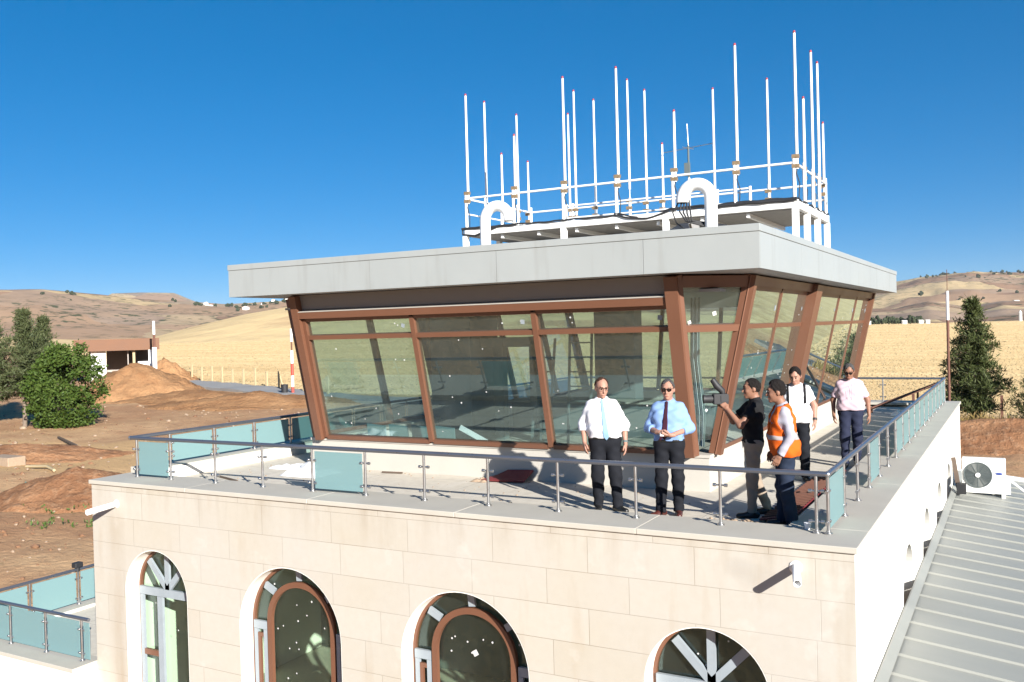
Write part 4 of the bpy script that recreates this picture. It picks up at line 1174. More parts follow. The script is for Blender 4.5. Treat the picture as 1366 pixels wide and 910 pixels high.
# ------------------------------------------------------------------ sheet metal roof on the right
sr = thing('lean_to_roof', (3, 8, -3), 'pale grey ribbed sheet metal roof sloping away from the white side wall', 'roof')
ZR0 = -1.76; SL = -.115
def rz_(x): return ZR0 + SL * x
x0, x1, y0, y1 = .06, 9.5, -3.2, 17.4
vs = []; fs = []
prof = []; pitch = .70; y = y0
while y < y1:
    for dy, dz in ((0, 0), (.022, .024), (.045, .024), (.067, 0)): prof.append((y + dy, dz))
    y += pitch
prof.append((min(y, y1 + .4), 0))
for yy, dz in prof:
    for x in (x0, x1): vs.append((x, yy, rz_(x) + dz))
for yy, dz in prof:
    for x in (x0, x1): vs.append((x, yy, rz_(x) + dz - .012))
n = len(prof)
for i in range(n - 1):
    a = 2*i; fs.append((a, a+1, a+3, a+2)); b_ = 2*n + a; fs.append((b_, b_+2, b_+3, b_+1))
for i in range(n - 1):
    fs.append((2*i, 2*i+2, 2*n+2*i+2, 2*n+2*i)); fs.append((2*i+1, 2*n+2*i+1, 2*n+2*i+3, 2*i+3))
m = MB(); m.add(vs, fs); m.build('ribbed_sheet', M['sheet'], sr)
m = MB(); m.prism([(.012, y0, rz_(0) + .10), (.03, y0, rz_(0) + .10), (.13, y0, rz_(.13) + .050), (.13, y0, rz_(.13) + .044), (.012, y0, rz_(0) + .06)], (0, y1 - y0, 0)); m.build('wall_flashing', M['sheet'], sr)
m = MB(); m.box((.05, y1 + .1, -6), (9.4, y1 + .35, rz_(9.4) - .1)); m.box((9.2, y0, -6), (9.4, y1 + .1, rz_(9.4) - .1)); m.build('wall', M['plaster'], sr)
m = MB(); m.bar((.05, y1 + .32, rz_(.05) + .04), (9.5, y1 + .32, rz_(9.5) + .04), .12, .10); m.build('edge_trim', M['whitepaint'], sr)

# outdoor air conditioner unit
acx, acy = .22, 14.7
ac = thing('air_conditioner', (acx, acy, rz_(acx)), 'white outdoor air conditioner with one round grey fan on the metal roof', 'air conditioner')
W_, H_, D_ = .94, .77, .36; zb = rz_(acx + .5) + .11
m = MB(); m.box((acx, acy, zb), (acx + W_, acy + D_, zb + H_)); m.build('casing', M['ac_white'], ac, bevel=.02)
fc = Vector((acx + .35, acy, zb + H_*.50)); rr = .30
m = MB(); m.tube([(fc.x, acy - .012, fc.z), (fc.x, acy + .03, fc.z)], rr*.99, 32); m.build('fan_backing', M['ac_grille'], ac)
g_ = MB()
for rad in np.linspace(.07, rr, 11):
    pts = [(fc.x + rad*math.cos(a), acy - .022, fc.z + rad*math.sin(a)) for a in np.linspace(0, 2*PI, 33)]
    g_.tube(pts, .0055 if rad < rr - .01 else .012, 5, False)
for a in range(0, 360, 30): g_.tube([(fc.x + .05*math.cos(R(a)), acy - .022, fc.z + .05*math.sin(R(a))), (fc.x + rr*math.cos(R(a)), acy - .022, fc.z + rr*math.sin(R(a)))], .005, 5)
g_.build('fan_grille', M['column'], ac)
m = MB(); m.tube([(fc.x, acy - .05, fc.z), (fc.x, acy - .018, fc.z)], .055, 18); m.build('fan_hub', M['ac_white'], ac)
m = MB(); m.ball((acx + .80, acy - .004, zb + H_*.56), .085, 2, 0, (1, .06, .36)); m.build('badge', M['ac_blue'], ac)
m = MB(); m.box((acx + W_ + .002, acy + .05, zb + .06), (acx + W_ + .10, acy + .30, zb + .30)); m.build('valve_cover', M['ac_white'], ac, bevel=.01)
for yy in (acy - .02, acy + D_ - .06):
    m = MB(); m.bar((acx - .02, yy + .03, zb - .025), (acx + W_ + .1, yy + .03, zb - .025), .06, .046); m.build('foot_rail', M['ac_white'], ac)
for xx in (acx + .05, acx + W_ - .05):
    m = MB(); m.box((xx - .04, acy, rz_(xx) - .0), (xx + .04, acy + D_, zb - .05)); m.build('foot', M['ac_white'], ac)
t = thing('conduit', (1.4, 14.0, -1.9), 'white conduit running from the air conditioner across the roof', 'conduit')
m = MB(); m.tube([(acx + W_ + .1, acy + .2, zb + .25), (acx + W_ + .5, acy + .3, rz_(1.8) + .12), (4.5, 16.6, rz_(4.5) + .09)], .03, 8); m.build('conduit_run', M['pvc'], t)
t = thing('leaning_board', (.10, 12.2, -1.7), 'thin dark board leaning on the white wall beside the air conditioner', 'board')
m = MB(); m.bar((.20, 14.1, rz_(.2) + .05), (.05, 14.55, rz_(.2) + .85), .05, .10, (1, 0, 0)); m.build('board_body', M['wood_dark'], t)
m = MB(); m.box((.14, 14.0, rz_(.14) + .06), (.34, 14.2, rz_(.14) + .30)); m.build('black_box', M['blackrubber'], t)

# ------------------------------------------------------------------ control room
cr = thing('control_room', (-6.2, 9.4, 0), 'glass walled control room with outward leaning brown frames under a wide flat silver roof', 'control room')
Z0, Z1 = .55, 3.18
KX, KY = .225, .232
cx0, cx1, cy0, cy1 = -10.07, -2.48, 3.11, 15.8
ex0, ex1, ey0, ey1 = -9.80, -2.72, 3.38, 15.5
def FP(u, z): return Vector((u, cy0 - KY*(z - Z0), z))
def BP(u, z): return Vector((u, cy1 + KY*(z - Z0), z))
def RP(u, z): return Vector((cx1 + KX*(z - Z0), u, z))
def LP(u, z): return Vector((cx0 - KX*(z - Z0), u, z))
# plinth wall
q = MB()
q.box((cx0, cy0, .001), (cx1, cy0 + .2, Z0 - .05)); q.box((cx0, cy1 - .2, .001), (cx1, cy1, Z0 - .05))
q.box((cx1 - .2, cy0 + .203, .001), (cx1, cy1 - .203, Z0 - .05)); q.box((cx0, cy0 + .203, .001), (cx0 + .2, cy1 - .203, Z0 - .05))
q.build('plinth_wall', M['plinth'], cr)
q = MB()
for lo, hi in (((cx0 - .02, cy0 - .02, Z0 - .047), (cx1 + .02, cy0 + .3, Z0 - .003)), ((cx0 - .02, cy1 - .3, Z0 - .047), (cx1 + .02, cy1 + .02, Z0 - .003)), ((cx1 - .3, cy0 + .303, Z0 - .047), (cx1 + .02, cy1 - .303, Z0 - .003)), ((cx0 - .02, cy0 + .303, Z0 - .047), (cx0 + .3, cy1 - .303, Z0 - .003))): q.box(lo, hi)
q.build('sill', M['plinth'], cr)
random.seed(4)
def frame(P_, us, pill, zts, name, nrm, big=(), mw=.085, md=.13, stk=True):
    """one glazed face: us mullion positions, zts transom heights (first = sill, last = head)"""
    nrm = Vector(nrm)
    root = None
    bars = MB()
    for u in us:
        if u in big: continue
        bars.bar(P_(u, zts[0]), P_(u, zts[-1]), mw, md, nrm)
    e = (us[0], us[-1])
    for k, z in enumerate(zts):
        w_ = .07 if k in (0, len(zts)-1) else .075
        for a, b_ in zip(us, us[1:]):
            d = (P_(b_, z) - P_(a, z)).normalized()
            ga = .3 if a in big else .043; gb = .3 if b_ in big else .043
            bars.bar(P_(a, z) + d*ga, P_(b_, z) - d*gb, w_, md - .02, nrm)
    root = bars.build(name, M['brown'], cr)
    for a, b_ in zip(us, us[1:]):
        for z, z2 in zip(zts, zts[1:]):
            ga = .3 if a in big else .03; gb = .3 if b_ in big else .03
            p = [P_(a + ga, z + .03), P_(b_ - gb, z + .03), P_(b_ - gb, z2 - .03), P_(a + ga, z2 - .03)]
            m = MB(); m.prism([v - nrm*.01 for v in p], nrm*.014); m.build('glass_pane', M['glass'], root)
            if stk:
                sd = MB(); pts = []
                nn = 9 if z2 - z > 1 else 2
                for _ in range(nn):
                    u = random.uniform(a + ga + .12, b_ - gb - .12); zz = random.uniform(z + .1, z2 - .1)
                    pts.append(P_(u, zz) + nrm*.006)
                sticker_dots(sd, pts, .0095, nrm)
                if z2 - z < 1 and random.random() < .8: pass
                sd.build('stickers', M['sticker'], root)
                if z2 - z < 1:
                    sd = MB(); sticker_dots(sd, [P_(b_ - gb - .2, (z + z2)/2) + nrm*.006], .035, nrm); sd.build('film_scrap', M['film'], root)
    return root
nF = Vector((0, -1, -KY)).normalized(); nB = Vector((0, 1, -KY)).normalized()
nR = Vector((1, 0, -KX)).normalized(); nL = Vector((-1, 0, -KX)).normalized()
frame(FP, [ex0 + .10, -7.34, -5.04, ex1 - .06], [], [Z0 + .03, 2.42, 2.74], 'front_glazing', nF)
frame(RP, [ey0 + .06, 5.55, 7.9, 11.05, 13.45, ey1 - .05], [], [Z0 + .03, 2.42, 2.99], 'side_glazing', nR, big=(7.9,), mw=.07, md=.05)
frame(LP, [ey0 + .06, 5.55, 7.9, 11.05, 13.45, ey1 - .05], [], [Z0 + .03, 2.42, 2.99], 'side_glazing', nL, big=(7.9,), stk=False)
frame(BP, [ex0 + .1, -7.9, -6.1, -4.4, ex1 - .06], [], [Z0 + .03, 2.42, 2.99], 'rear_glazing', nB, stk=False)
# head beams
m = MB(); m.bar(FP(ex0 + .06, 2.835), FP(ex1 - .14, 2.835), .115, .20, nF, off=.03); m.build('head_beam', M['brown'], cr)
m = MB(); m.bar(FP(ex0 + .08, 2.90), FP(ex1 - .14, 2.90), .008, .21, nF, off=.03); m.build('head_flashing', M['plinth'], cr)
m = MB(); m.bar(FP(ex0 + .02, 3.045), FP(ex1 - .14, 3.045), .262, .05, nF, off=-.02); m.build('head_panel', M['greyband'], cr)
for P_, nn, a, b_ in ((RP, nR, ey0 + .1, ey1), (LP, nL, ey0 + .1, ey1), (BP, nB, ex0, ex1)):
    m = MB(); m.bar(P_(a, 3.10), P_(b_, 3.10), .15, .15, nn, off=.01); m.build('head_beam', M['brown'], cr)
# pillars
def pillar(P_, u, nn, w_=.24, d=.24, off=.03, z0=Z0, z1=Z1 - .002):
    m = MB(); m.bar(P_(u, z0), P_(u, z1), w_, d, nn, off=off); m.build('pillar', M['brown'], cr)
pillar(FP, ex1 - .03, nF, .19, .26); pillar(FP, ex0, nF, .15, .22)
pillar(RP, ey0 - .02, nR, .15, .18); pillar(LP, ey0 - .02, nL, .17, .20)
pillar(RP, 7.9, nR, .52, .26, .04); pillar(LP, 7.9, nL, .58, .32, .06)
pillar(RP, ey1, nR, .16, .2); pillar(LP, ey1, nL, .16, .2); pillar(BP, ex0, nB, .16, .2); pillar(BP, ex1, nB, .16, .2)
# splayed corners
def corner(PA, ua, PB, ub, nn, gl=True):
    nn = Vector(nn).normalized()
    def Q(s, z): return PA(ua, z).lerp(PB(ub, z), s)
    fr = MB()
    fr.bar(Q(0, Z0) + nn*.0, Q(0, Z1 - .003) + nn*.0, .10, .15, nn, off=.03); fr.bar(Q(1, Z0), Q(1, Z1 - .003), .10, .15, nn, off=.03)
    for z, w_ in ((2.42, .10), (3.09, .17)): fr.bar(Q(.05, z), Q(.95, z), w_, .12, nn, off=.02)
    o = fr.build('corner_frame', M['brown'], cr)
    for z, z2 in ((Z0 + .2, 2.37), (2.47, 3.0)):
        p = [Q(.06, z), Q(.94, z), Q(.94, z2), Q(.06, z2)]
        m = MB(); m.prism([v - nn*.005 for v in p], nn*.01); m.build('glass_pane', M['glass'], o)
    if gl:
        sd = MB(); sticker_dots(sd, [Q(.55, 2.62) + nn*.006], .035, nn); sticker_dots(sd, [Q(.15, 2.5) + nn*.006, Q(.5, 1.2) + nn*.006], .02, nn); sd.build('stickers', M['sticker'], o)
corner(FP, ex1, RP, ey0, (1, -1, -.3)); corner(LP, ey0, FP, ex0, (-1, -1, -.3), False)
corner(RP, ey1, BP, ex1, (1, 1, -.3), False); corner(BP, ex0, LP, ey1, (-1, 1, -.3), False)
# roof
fx0, fx1, fy0, fy1, fz0, fz1 = -10.95, -1.40, 2.0, 16.9, 3.18, 3.76
q = MB(); q.box((fx0 + .03, fy0 + .03, fz0 + .004), (fx1 - .03, fy1 - .03, fz0 + .05)); q.build('soffit', M['soffit'], cr)
q = MB(); q.box((fx0 + .03, fy0 + .03, fz1 - .12), (fx1 - .03, fy1 - .03, fz1 - .06)); q.build('roof_deck', M['coping'], cr)
q = MB()
g2 = .003
fxs = [fx0, -9.95, -7.75, -5.35, -3.0, fx1 - .0]
for a, b_ in zip(fxs, fxs[1:]):
    q.box((a + g2, fy0, fz0), (b_ - g2, fy0 + .028, fz1 - .105)); q.box((a + g2, fy1 - .028, fz0), (b_ - g2, fy1, fz1 - .105))
fys = [fy0 + .03, 4.6, 7.4, 10.2, 13.0, 15.4, fy1 - .03]
for a, b_ in zip(fys, fys[1:]):
    q.box((fx1 - .028, a + g2, fz0), (fx1, b_ - g2, fz1 - .105)); q.box((fx0, a + g2, fz0), (fx0 + .028, b_ - g2, fz1 - .105))
q.build('fascia', M['fascia'], cr)
q = MB()
q.box((fx0 - .012, fy0 - .012, fz1 - .10), (fx1 + .012, fy0 + .10, fz1)); q.box((fx0 - .012, fy1 - .10, fz1 - .10), (fx1 + .012, fy1 + .012, fz1))
q.box((fx1 - .10, fy0 + .103, fz1 - .10), (fx1 + .012, fy1 - .103, fz1)); q.box((fx0 - .012, fy0 + .103, fz1 - .10), (fx0 + .10, fy1 - .103, fz1))
q.build('roof_edge_trim', M['fascia'], cr, bevel=.006)
# inside: floor, ceiling, core walls
q = MB(); q.box((cx0 + .21, cy0 + .21, .002), (cx1 - .21, cy1 - .21, .05)); q.build('room_floor', M['coping'], cr)
q = MB(); q.box((cx0 - .3, cy0 - .3, 2.93), (cx1 + .3, cy1 + .3, 2.97)); q.build('room_ceiling', M['ceiling'], cr)
q = MB(); q.box((-10.0, 7.0, .051), (-8.96, 8.2, 2.92)); q.build('core_wall', M['column'], cr)
q = MB(); q.box((-6.94, 9.1, .051), (-5.98, 9.6, 2.92)); q.build('column', M['column'], cr)
for xx in (-9.55, -6.55):
    pass
q = MB(); q.box((-8.62, 7.4, .051), (-8.38, 7.6, 2.3)); q.box((-7.72, 7.4, .051), (-7.56, 7.6, 2.3)); q.box((-8.95, 7.42, 2.08), (-7.56, 7.58, 2.29)); q.build('portal_frame', M['column'], cr)
# ladders, sheets inside
def ladder(x, y, h, wd_, ry, lab):
    t = thing('step_ladder', (x, y, .05), lab, 'ladder')
    m = MB()
    for s in (0, wd_): m.bar((x + s, y, .05), (x + s + ry*.1, y + .35, .05 + h), .05, .03, (0, 1, 0))
    m.build('side_rails', M['column'], t)
    r_ = MB(); k = .3
    while k < h - .1:
        r_.bar((x + ry*.1*k/h, y + .35*k/h, .05 + k), (x + wd_ + ry*.1*k/h, y + .35*k/h, .05 + k), .03, .03); k += .3
    r_.build('rungs', M['column'], t)
ladder(-7.5, 7.0, 2.2, .40, .4, 'left of two tall ladders standing inside the control room behind the middle pane')
ladder(-6.65, 7.0, 2.3, .50, -.6, 'ladder inside the control room just left of the grey column')
def inner(name, fn, loc, lab, cat):
    t = thing(name, loc, lab, cat); fn(t); return t
def f1(t):
    m = MB()
    for i in range(4): m.bar((-8.9 + .5*i, 3.62, .06), (-8.85 + .5*i, 3.48, .78), .42, .02, (0, 1, 0))
    m.build('boards', M['frosted'], t)
inner('glass_sheets', f1, (-8.2, 3.6, .05), 'row of loose pale glass sheets leaning inside the leftmost front window', 'glass sheets')
def f2(t):
    m = MB(); m.bar((-7.2, 3.75, .75), (-6.3, 4.1, .20), .09, .03, (0, 1, 0)); m.build('strip', M['cloth_white'], t)
inner('plastic_strip', f2, (-6.8, 3.8, .05), 'pale plastic strip lying inside behind the middle front window', 'plastic strip')
def f3(t):
    for i in range(5):
        m = MB(); x = -2.95 - .05*i; m.tube([(x, 4.3 + .06*i, 2.9), (x - .03, 4.3 + .06*i, 1.9), (x + .04, 4.33 + .06*i, 1.0), (x + .02, 4.3 + .06*i, .5)], .018, 6); m.build('cable', M['cloth_white'] if i % 2 else M['column'], t)
inner('cable_bundle', f3, (-3.0, 4.4, .05), 'bundle of hanging cables behind the splayed corner window', 'cables')
def f4(t):
    m = MB(); m.box((-8.8, 8.5, .051), (-4.0, 9.1, .78)); m.build('worktop', M['column'], t, bevel=.02)
    m = MB(); m.box((-8.9, 8.4, .785), (-3.9, 9.2, .83)); m.build('table_top', M['coping'], t, bevel=.01)
inner('console_desk', f4, (-6.4, 8.8, .05), 'long grey console desk across the inside of the control room', 'desk')
# ------------------------------------------------------------------ roof platform and antennas
PZ = 4.72
px0, px1, py0, py1 = -9.30, -2.08, 7.5, 10.65
pl = thing('antenna_platform', (-5.7, 9.0, 3.76), 'white steel antenna platform with guard rails standing on the control room roof', 'platform')
m = MB()
for a, b_ in (((px0, py0), (px1, py0)), ((px0, py1), (px1, py1)), ((px0, py0), (px0, py1)), ((px1, py0), (px1, py1))):
    m.bar((*a, PZ - .07), (*b_, PZ - .07), .10, .139)
m.build('edge_beam', M['whitepaint'], pl, bevel=.006)
M['grate'] = simple('grey_deck_grating', (0.30, 0.29, 0.28), 0.7, 0.2, 0.4, 9)
m = MB(); m.box((px0 + .055, py0 + .055, PZ - .16), (px1 - .055, py1 - .055, PZ - .11))
m.build('deck', M['grate'], pl)
m = MB()
for x in np.linspace(px0 + .9, px1 - .9, 7): m.box((x - .03, py0 + .06, PZ - .24), (x + .03, py1 - .06, PZ - .162))
m.build('deck_joist', M['whitepaint'], pl)
for (x, y) in [(px0, py0), (px1, py0), (px1, 8.55), (px1, 9.6), (px1, py1), (px0, py1), (-6.86, py0), (-4.6, py0), (-6.86, py1), (-4.6, py1), (px0, 9.0)]:
    m = MB(); m.box((x - .055, y - .055, 3.70), (x + .055, y + .055, PZ - .142)); m.build('leg', M['whitepaint'], pl)
FXP = [-9.27, -8.06, -6.86, -5.65, -4.44, -3.20, -2.09]
RYP = [8.36, 9.2, 9.85]; LYP = [8.4, 9.15, 9.95]; BXP = [-9.3, -8.12, -7.5, -6.61, -5.77, -4.53, -3.3, -2.1]
def ppost(x, y, h=.82, r=.036):
    m = MB(); m.tube([(x, y, PZ), (x, y, PZ + h)], r, 10); m.tube([(x, y, PZ), (x, y, PZ + .012)], r*2, 10); m.build('rail_post', M['whitepaint'], pl)
for x in FXP: ppost(x, py0)
for y in RYP: ppost(px1, y)
for y in LYP: ppost(px0, y)
for x in BXP: ppost(x, py1)
def prail(a, b_, r=.024):
    m = MB(); m.tube([a, b_], r, 8); m.build('guard_rail', M['whitepaint'], pl)
zt = PZ + .70
prail((px0, py0, zt), (px1, py0, zt)); prail((px1, py0, zt), (px1, py1, zt)); prail((px0, py0, zt), (px0, py1, zt)); prail((px0, py1, zt), (px1, py1, zt))
prail((px0, py1, PZ + .36), (px1, py1, PZ + .36)); prail((px0, py0, PZ + .36), (px0, py1, PZ + .36), .02)
for x in (-7.6, -4.05, -3.35): ppost(x, 9.2, .60, .032)
prail((-7.6, 9.2, PZ + .56), (-3.35, 9.2, PZ + .56), .02); prail((-7.6, 9.2, PZ + .28), (-3.35, 9.2, PZ + .28), .02)

def whip(x, y, top, lab, z0=5.30, thin=False, ox=.055, oy=0.0):
    t = thing('whip_antenna', (x + ox, y + oy, z0), lab, 'antenna', 'whip antennas on the roof platform')
    X, Y = x + ox, y + oy
    m = MB()
    if thin:
        m.tube([(X, Y, z0), (X, Y, z0 + .55)], .012, 6); zb = z0 + .5
    else: zb = z0
    m.tube([(X, Y, zb), (X, Y, top - .5 * (top - zb)), (X, Y, top)], [.029, .028, .023], 10); m.build('mast_tube', M['whitetube'], t)
    m = MB(); m.tube([(X, Y, top), (X, Y, top + .045)], [.027, .020], 10); m.build('red_cap', M['redtip'], t)
    for dz in (.02, .20):
        m = MB(); m.box((min(x, X) - .035, Y - .04, z0 + dz), (max(x, X) + .04, Y + .04, z0 + dz + .07)); m.build('clamp', M['clamp'], t)
    m = MB(); m.tube([(X, Y, z0), (X - .01, Y - .02, z0 - .08), (X + .05, Y - .03, PZ + .3), (X + .02, Y, PZ + .02)], .010, 5); m.build('feed_cable', M['blackrubber'], t)
names = ['at the front left corner of the roof platform', 'second along the front rail from the left corner', 'third along the front rail, left of the middle', 'in the middle of the front rail, fourth from the left', 'fifth along the front rail, short, left of the right gooseneck vent', 'sixth along the front rail, above the right gooseneck vent', 'at the front right corner of the platform, reaching highest of all']
for x, tp, lab, ht in zip(FXP, [7.71, 6.66, 7.72, 7.73, 6.68, 7.77, 7.81], names, 'tall short tall tall short tall tall'.split()):
    whip(x, py0, tp, '%s white whip antenna %s' % (ht, lab))
for y, tp, lab in zip(RYP, [6.79, 7.9, 7.83], ['short white whip antenna next behind the front right corner one', 'tall white whip antenna midway along the right end rail', 'tall white whip antenna third back along the right end rail']):
    whip(px1, y, tp, lab, 5.2, ox=0.0, oy=.055)
for y, tp, lab in zip(LYP, [7.76, 6.67, 7.76], ['tall white whip antenna next behind the front left corner one', 'short white whip antenna midway along the left end rail', 'tall white whip antenna at the rear of the left end rail']):
    whip(px0, y, tp, lab, 5.15, ox=0.0, oy=.055)
for x, tp, lab, th in [(-9.36, 6.70, 'short white whip antenna at the rear left corner of the platform', 0), (-8.2, 7.75, 'slightly shorter whip antenna of the close pair behind the third front one', 0), (-8.03, 8.3, 'taller whip antenna of the close pair behind the third front one', 0),
    (-7.5, 8.0, 'single white whip antenna on the rear rail left of the middle front one', 0), (-6.61, 8.35, 'white whip antenna on a thin bare stem on the rear rail near the middle', 1), (-6.18, 8.04, 'white whip antenna on the rear rail right of the thin stemmed one', 0), (-5.77, 6.72, 'shortest white whip antenna on the rear rail, left of the fifth front one', 0),
    (-4.53, 7.82, 'white whip antenna on the rear rail left of the one above the right gooseneck vent', 0), (-3.3, 7.85, 'white whip antenna standing alone on the rear rail left of the right corner', 0), (-2.13, 6.72, 'short white whip antenna at the rear right corner of the platform', 0)]:
    whip(x - .05, py1, tp, lab, 5.15 if not th else 5.25, bool(th))
# small cross shaped antenna
t = thing('cross_antenna', (-5.13, py1, PZ), 'small antenna with a dark mast and thin white crossed rods on the rear rail', 'antenna')
m = MB(); m.tube([(-5.13, py1, PZ), (-5.13, py1, PZ + 1.15)], .03, 8); m.build('lower_post', M['whitepaint'], t)
m = MB(); m.tube([(-5.13, py1, PZ + 1.15), (-5.13, py1, 6.62)], .024, 8); m.box((-5.23, py1 - .03, PZ + 1.2), (-5.10, py1 + .03, PZ + 1.5)); m.build('mast', M['column'], t)
m = MB(); m.tube([(-5.13, py1, 6.62), (-5.15, py1, 7.12)], .014, 6); m.tube([(-5.70, py1 - .1, 6.50), (-4.58, py1 + .1, 6.62)], .009, 6); m.tube([(-5.13, py1 - .4, 6.52), (-5.13, py1 + .4, 6.6)], .009, 6); m.build('rods', M['steel'], t)
# black cable loom
t = thing('cable_loom', (-5.7, py0, PZ), 'black cable loom draped along the front edge of the antenna platform', 'cables')
m = MB()
pts = []
for i in range(61):
    s = i / 60; x = px0 - .06 + (px1 - px0 + .1)*s
    sag = -.13*max(0, math.sin((s - .50)/.17*PI)) if .50 < s < .67 else -.02
    pts.append((x, py0 - .075 + .012*math.sin(i*.9), PZ + .035 + sag + .006*math.sin(i*1.7) + .006*math.sin(i*.63)))
m.tube(pts, [.018 + .016*(i > 46) + .010*(i < 12) for i in range(61)], 8)
m.tube([(p[0], p[1] + .05, p[2] + .035 + .01*math.sin(k)) for k, p in enumerate(pts[30:])], .022, 6)
m.build('front_run', M['blackrubber'], t)
m = MB(); m.tube([(px1 + .03, py0 + (py1 - py0)*i/30, PZ + .03 + .02*math.sin(i*1.1)) for i in range(31)], .02, 6); m.build('end_run', M['blackrubber'], t)
m = MB(); m.tube([(px0 - .05, py0 - .05, PZ + .02), (px0 - .07, py0 - .02, PZ - .1), (px0 + .3, py0 - .1, PZ - .16), (px0 + .9, py0 - .08, PZ + .02)], .025, 6); m.build('left_loop', M['blackrubber'], t)

def goose(xa, xb, y, zc, r, lab):
    t = thing('gooseneck_vent', (xa, y, 3.76), lab, 'vent pipe')
    c = (xa + xb)/2; rc = abs(xb - xa)/2; sg = 1 if xa > xb else -1
    pts = [(xa, y, 3.64), (xa, y, zc - .12), (xa, y, zc)] + [(c + sg*rc*math.cos(PI*i/16), y, zc + rc*math.sin(PI*i/16)) for i in range(1, 17)] + [(xb, y, zc - .04)]
    m = MB(); m.tube(pts, r, 20); m.build('bent_pipe', M['whitepaint'], t)
    m = MB(); m.tube([(xb, y, zc - .046), (xb, y, zc - .041)], r*.86, 18); m.build('dark_mouth', M['dark'], t)
    m = MB(); m.tube([(xa, y, 3.705), (xa, y, 3.74)], r*1.5, 20); m.build('flange', M['whitepaint'], t)
goose(-7.01, -6.51, 4.5, 4.47, .098, 'white gooseneck vent pipe at the left of the antenna platform, mouth turned right')
goose(-2.63, -3.09, 4.0, 4.43, .098, 'white gooseneck vent pipe near the right roof corner, mouth turned left with black cables')
t = thing('cable_tail', (-3.1, 4.0, 4.0), 'black cables hanging out of the right gooseneck vent mouth', 'cables')
m = MB()
for k in range(4):
    m.tube([(-3.09 + .03*k, 4.0 + .02*k, 4.43), (-3.12 + .06*k, 3.95, 4.25 - .02*k), (-3.0 + .03*k, 3.9, 4.08), (-2.75, 3.95 + .04*k, 4.0 + .02*k), (-2.5, 4.4, 4.02)], .014, 6)
m.tube([(-3.15, 4, 4.40), (-3.25, 4, 4.25), (-3.2, 4.02, 4.08), (-3.05, 4.1, 3.95)], .012, 6)
m.build('cable_strands', M['blackrubber'], t)
t = thing('junction_box', (-3.4, 4.6, 3.76), 'small grey sloping junction box behind the right gooseneck vent', 'box')
m = MB(); m.prism([(-3.75, 4.5, 3.72), (-3.1, 4.5, 3.72), (-3.1, 4.5, 4.12), (-3.3, 4.5, 4.12), (-3.75, 4.5, 3.92)], (0, .4, 0)); m.build('box_body', M['grate'], t, bevel=.01)
m = MB(); m.bar((-3.02, 4.45, 3.72), (-3.12, 4.45, 4.10), .03, .03); m.bar((-3.25, 4.45, 3.72), (-3.10, 4.45, 4.0), .03, .03); m.build('bracket', M['clamp'], t)

# ------------------------------------------------------------------ things lying on the terrace
random.seed(9)
t = thing('fabric_sheets', (-9.9, 2.5, 0), 'white crumpled sheets lying on the terrace floor by the left end of the control room', 'sheets')
m = MB(); crumple(m, -10.15, 2.75, 0.004, .52, .17, .12, 3); m.build('sheet', M['cloth_white'], t)
m = MB(); crumple(m, -9.45, 2.35, 0.004, .42, .36, .24, 7); m.build('sheet', M['cloth_white'], t)
t = thing('red_board', (-5.75, 2.95, 0), 'dark red board lying on the terrace floor against the control room plinth', 'board')
m = MB(); m.prism([(-6.15, 2.72, .02), (-5.42, 2.80, .02), (-5.38, 3.08, .16), (-5.85, 3.08, .14), (-6.02, 3.02, .06)], (0, -.01, .025)); m.build('board_body', M['redmat'], t)
m = MB(); crumple(m, -6.2, 2.75, .003, .14, .10, .07, 4); m.build('mortar_lump', M['rubble'], t)
t = thing('steel_mesh_roll', (-1.1, 3.6, 0), 'dark red mesh panel lying along the inside of the right coping', 'mesh panel')
m = MB(); m.prism([(-1.32, 1.35, .025), (-.90, 1.35, .10), (-.90, 5.1, .10), (-1.30, 4.9, .025)], (0, 0, .02)); m.build('panel', M['redmat'], t)
m = MB()
for i in range(26): m.bar((-1.31, 1.45 + .135*i, .055), (-.905, 1.45 + .138*i, .13), .02, .016)
m.build('ribs', M['rust'], t)
m = MB()
for i in range(150):
    x = random.gauss(-1.65, .33); y = random.gauss(1.12, .13)
    if y < .88: y = .9 + random.random()*.15
    s = random.uniform(.008, .038); m.ball((x, y, s*.4), s, 1, .35, (1.3, 1, .7))
for i in range(120):
    x = random.uniform(-11, -.9); y = random.uniform(.95, 3.0); s = random.uniform(.005, .016); m.ball((x, y, s*.4), s, 1, .35, (1.3, 1, .7))
o = m.build('rubble', M['rubble']); o['kind'] = 'stuff'; o['label'] = 'pale mortar rubble swept up on the terrace floor'
t = thing('paper_cup', (-.60, .66, CT), 'small white cup standing on the coping by the last front railing post', 'cup')
m = MB(); m.tube([(-.60, .66, CT), (-.60, .66, CT + .075)], [.03, .042], 14); m.build('cup_body', M['cloth_white'], t)
t = thing('white_rag', (-1.2, 15.2, 0), 'small white rag on the dark floor at the far end of the walkway', 'rag')
m = MB(); crumple(m, -1.25, 15.2, 0.003, .16, .2, .16, 11); m.build('rag_cloth', M['cloth_white'], t)
for k, (a, b_, lab) in enumerate([((-10.9, 1.55, .02), (-10.1, 1.25, .02), 'thin dark stick on the terrace floor near the left end'), ((-8.3, 2.9, .02), (-7.9, 2.95, .02), 'short dark offcut on the floor by the plinth')]):
    t = thing('stick', a, lab, 'stick'); m = MB(); m.bar(a, b_, .03, .025); m.build('offcut', M['wood_dark'], t)
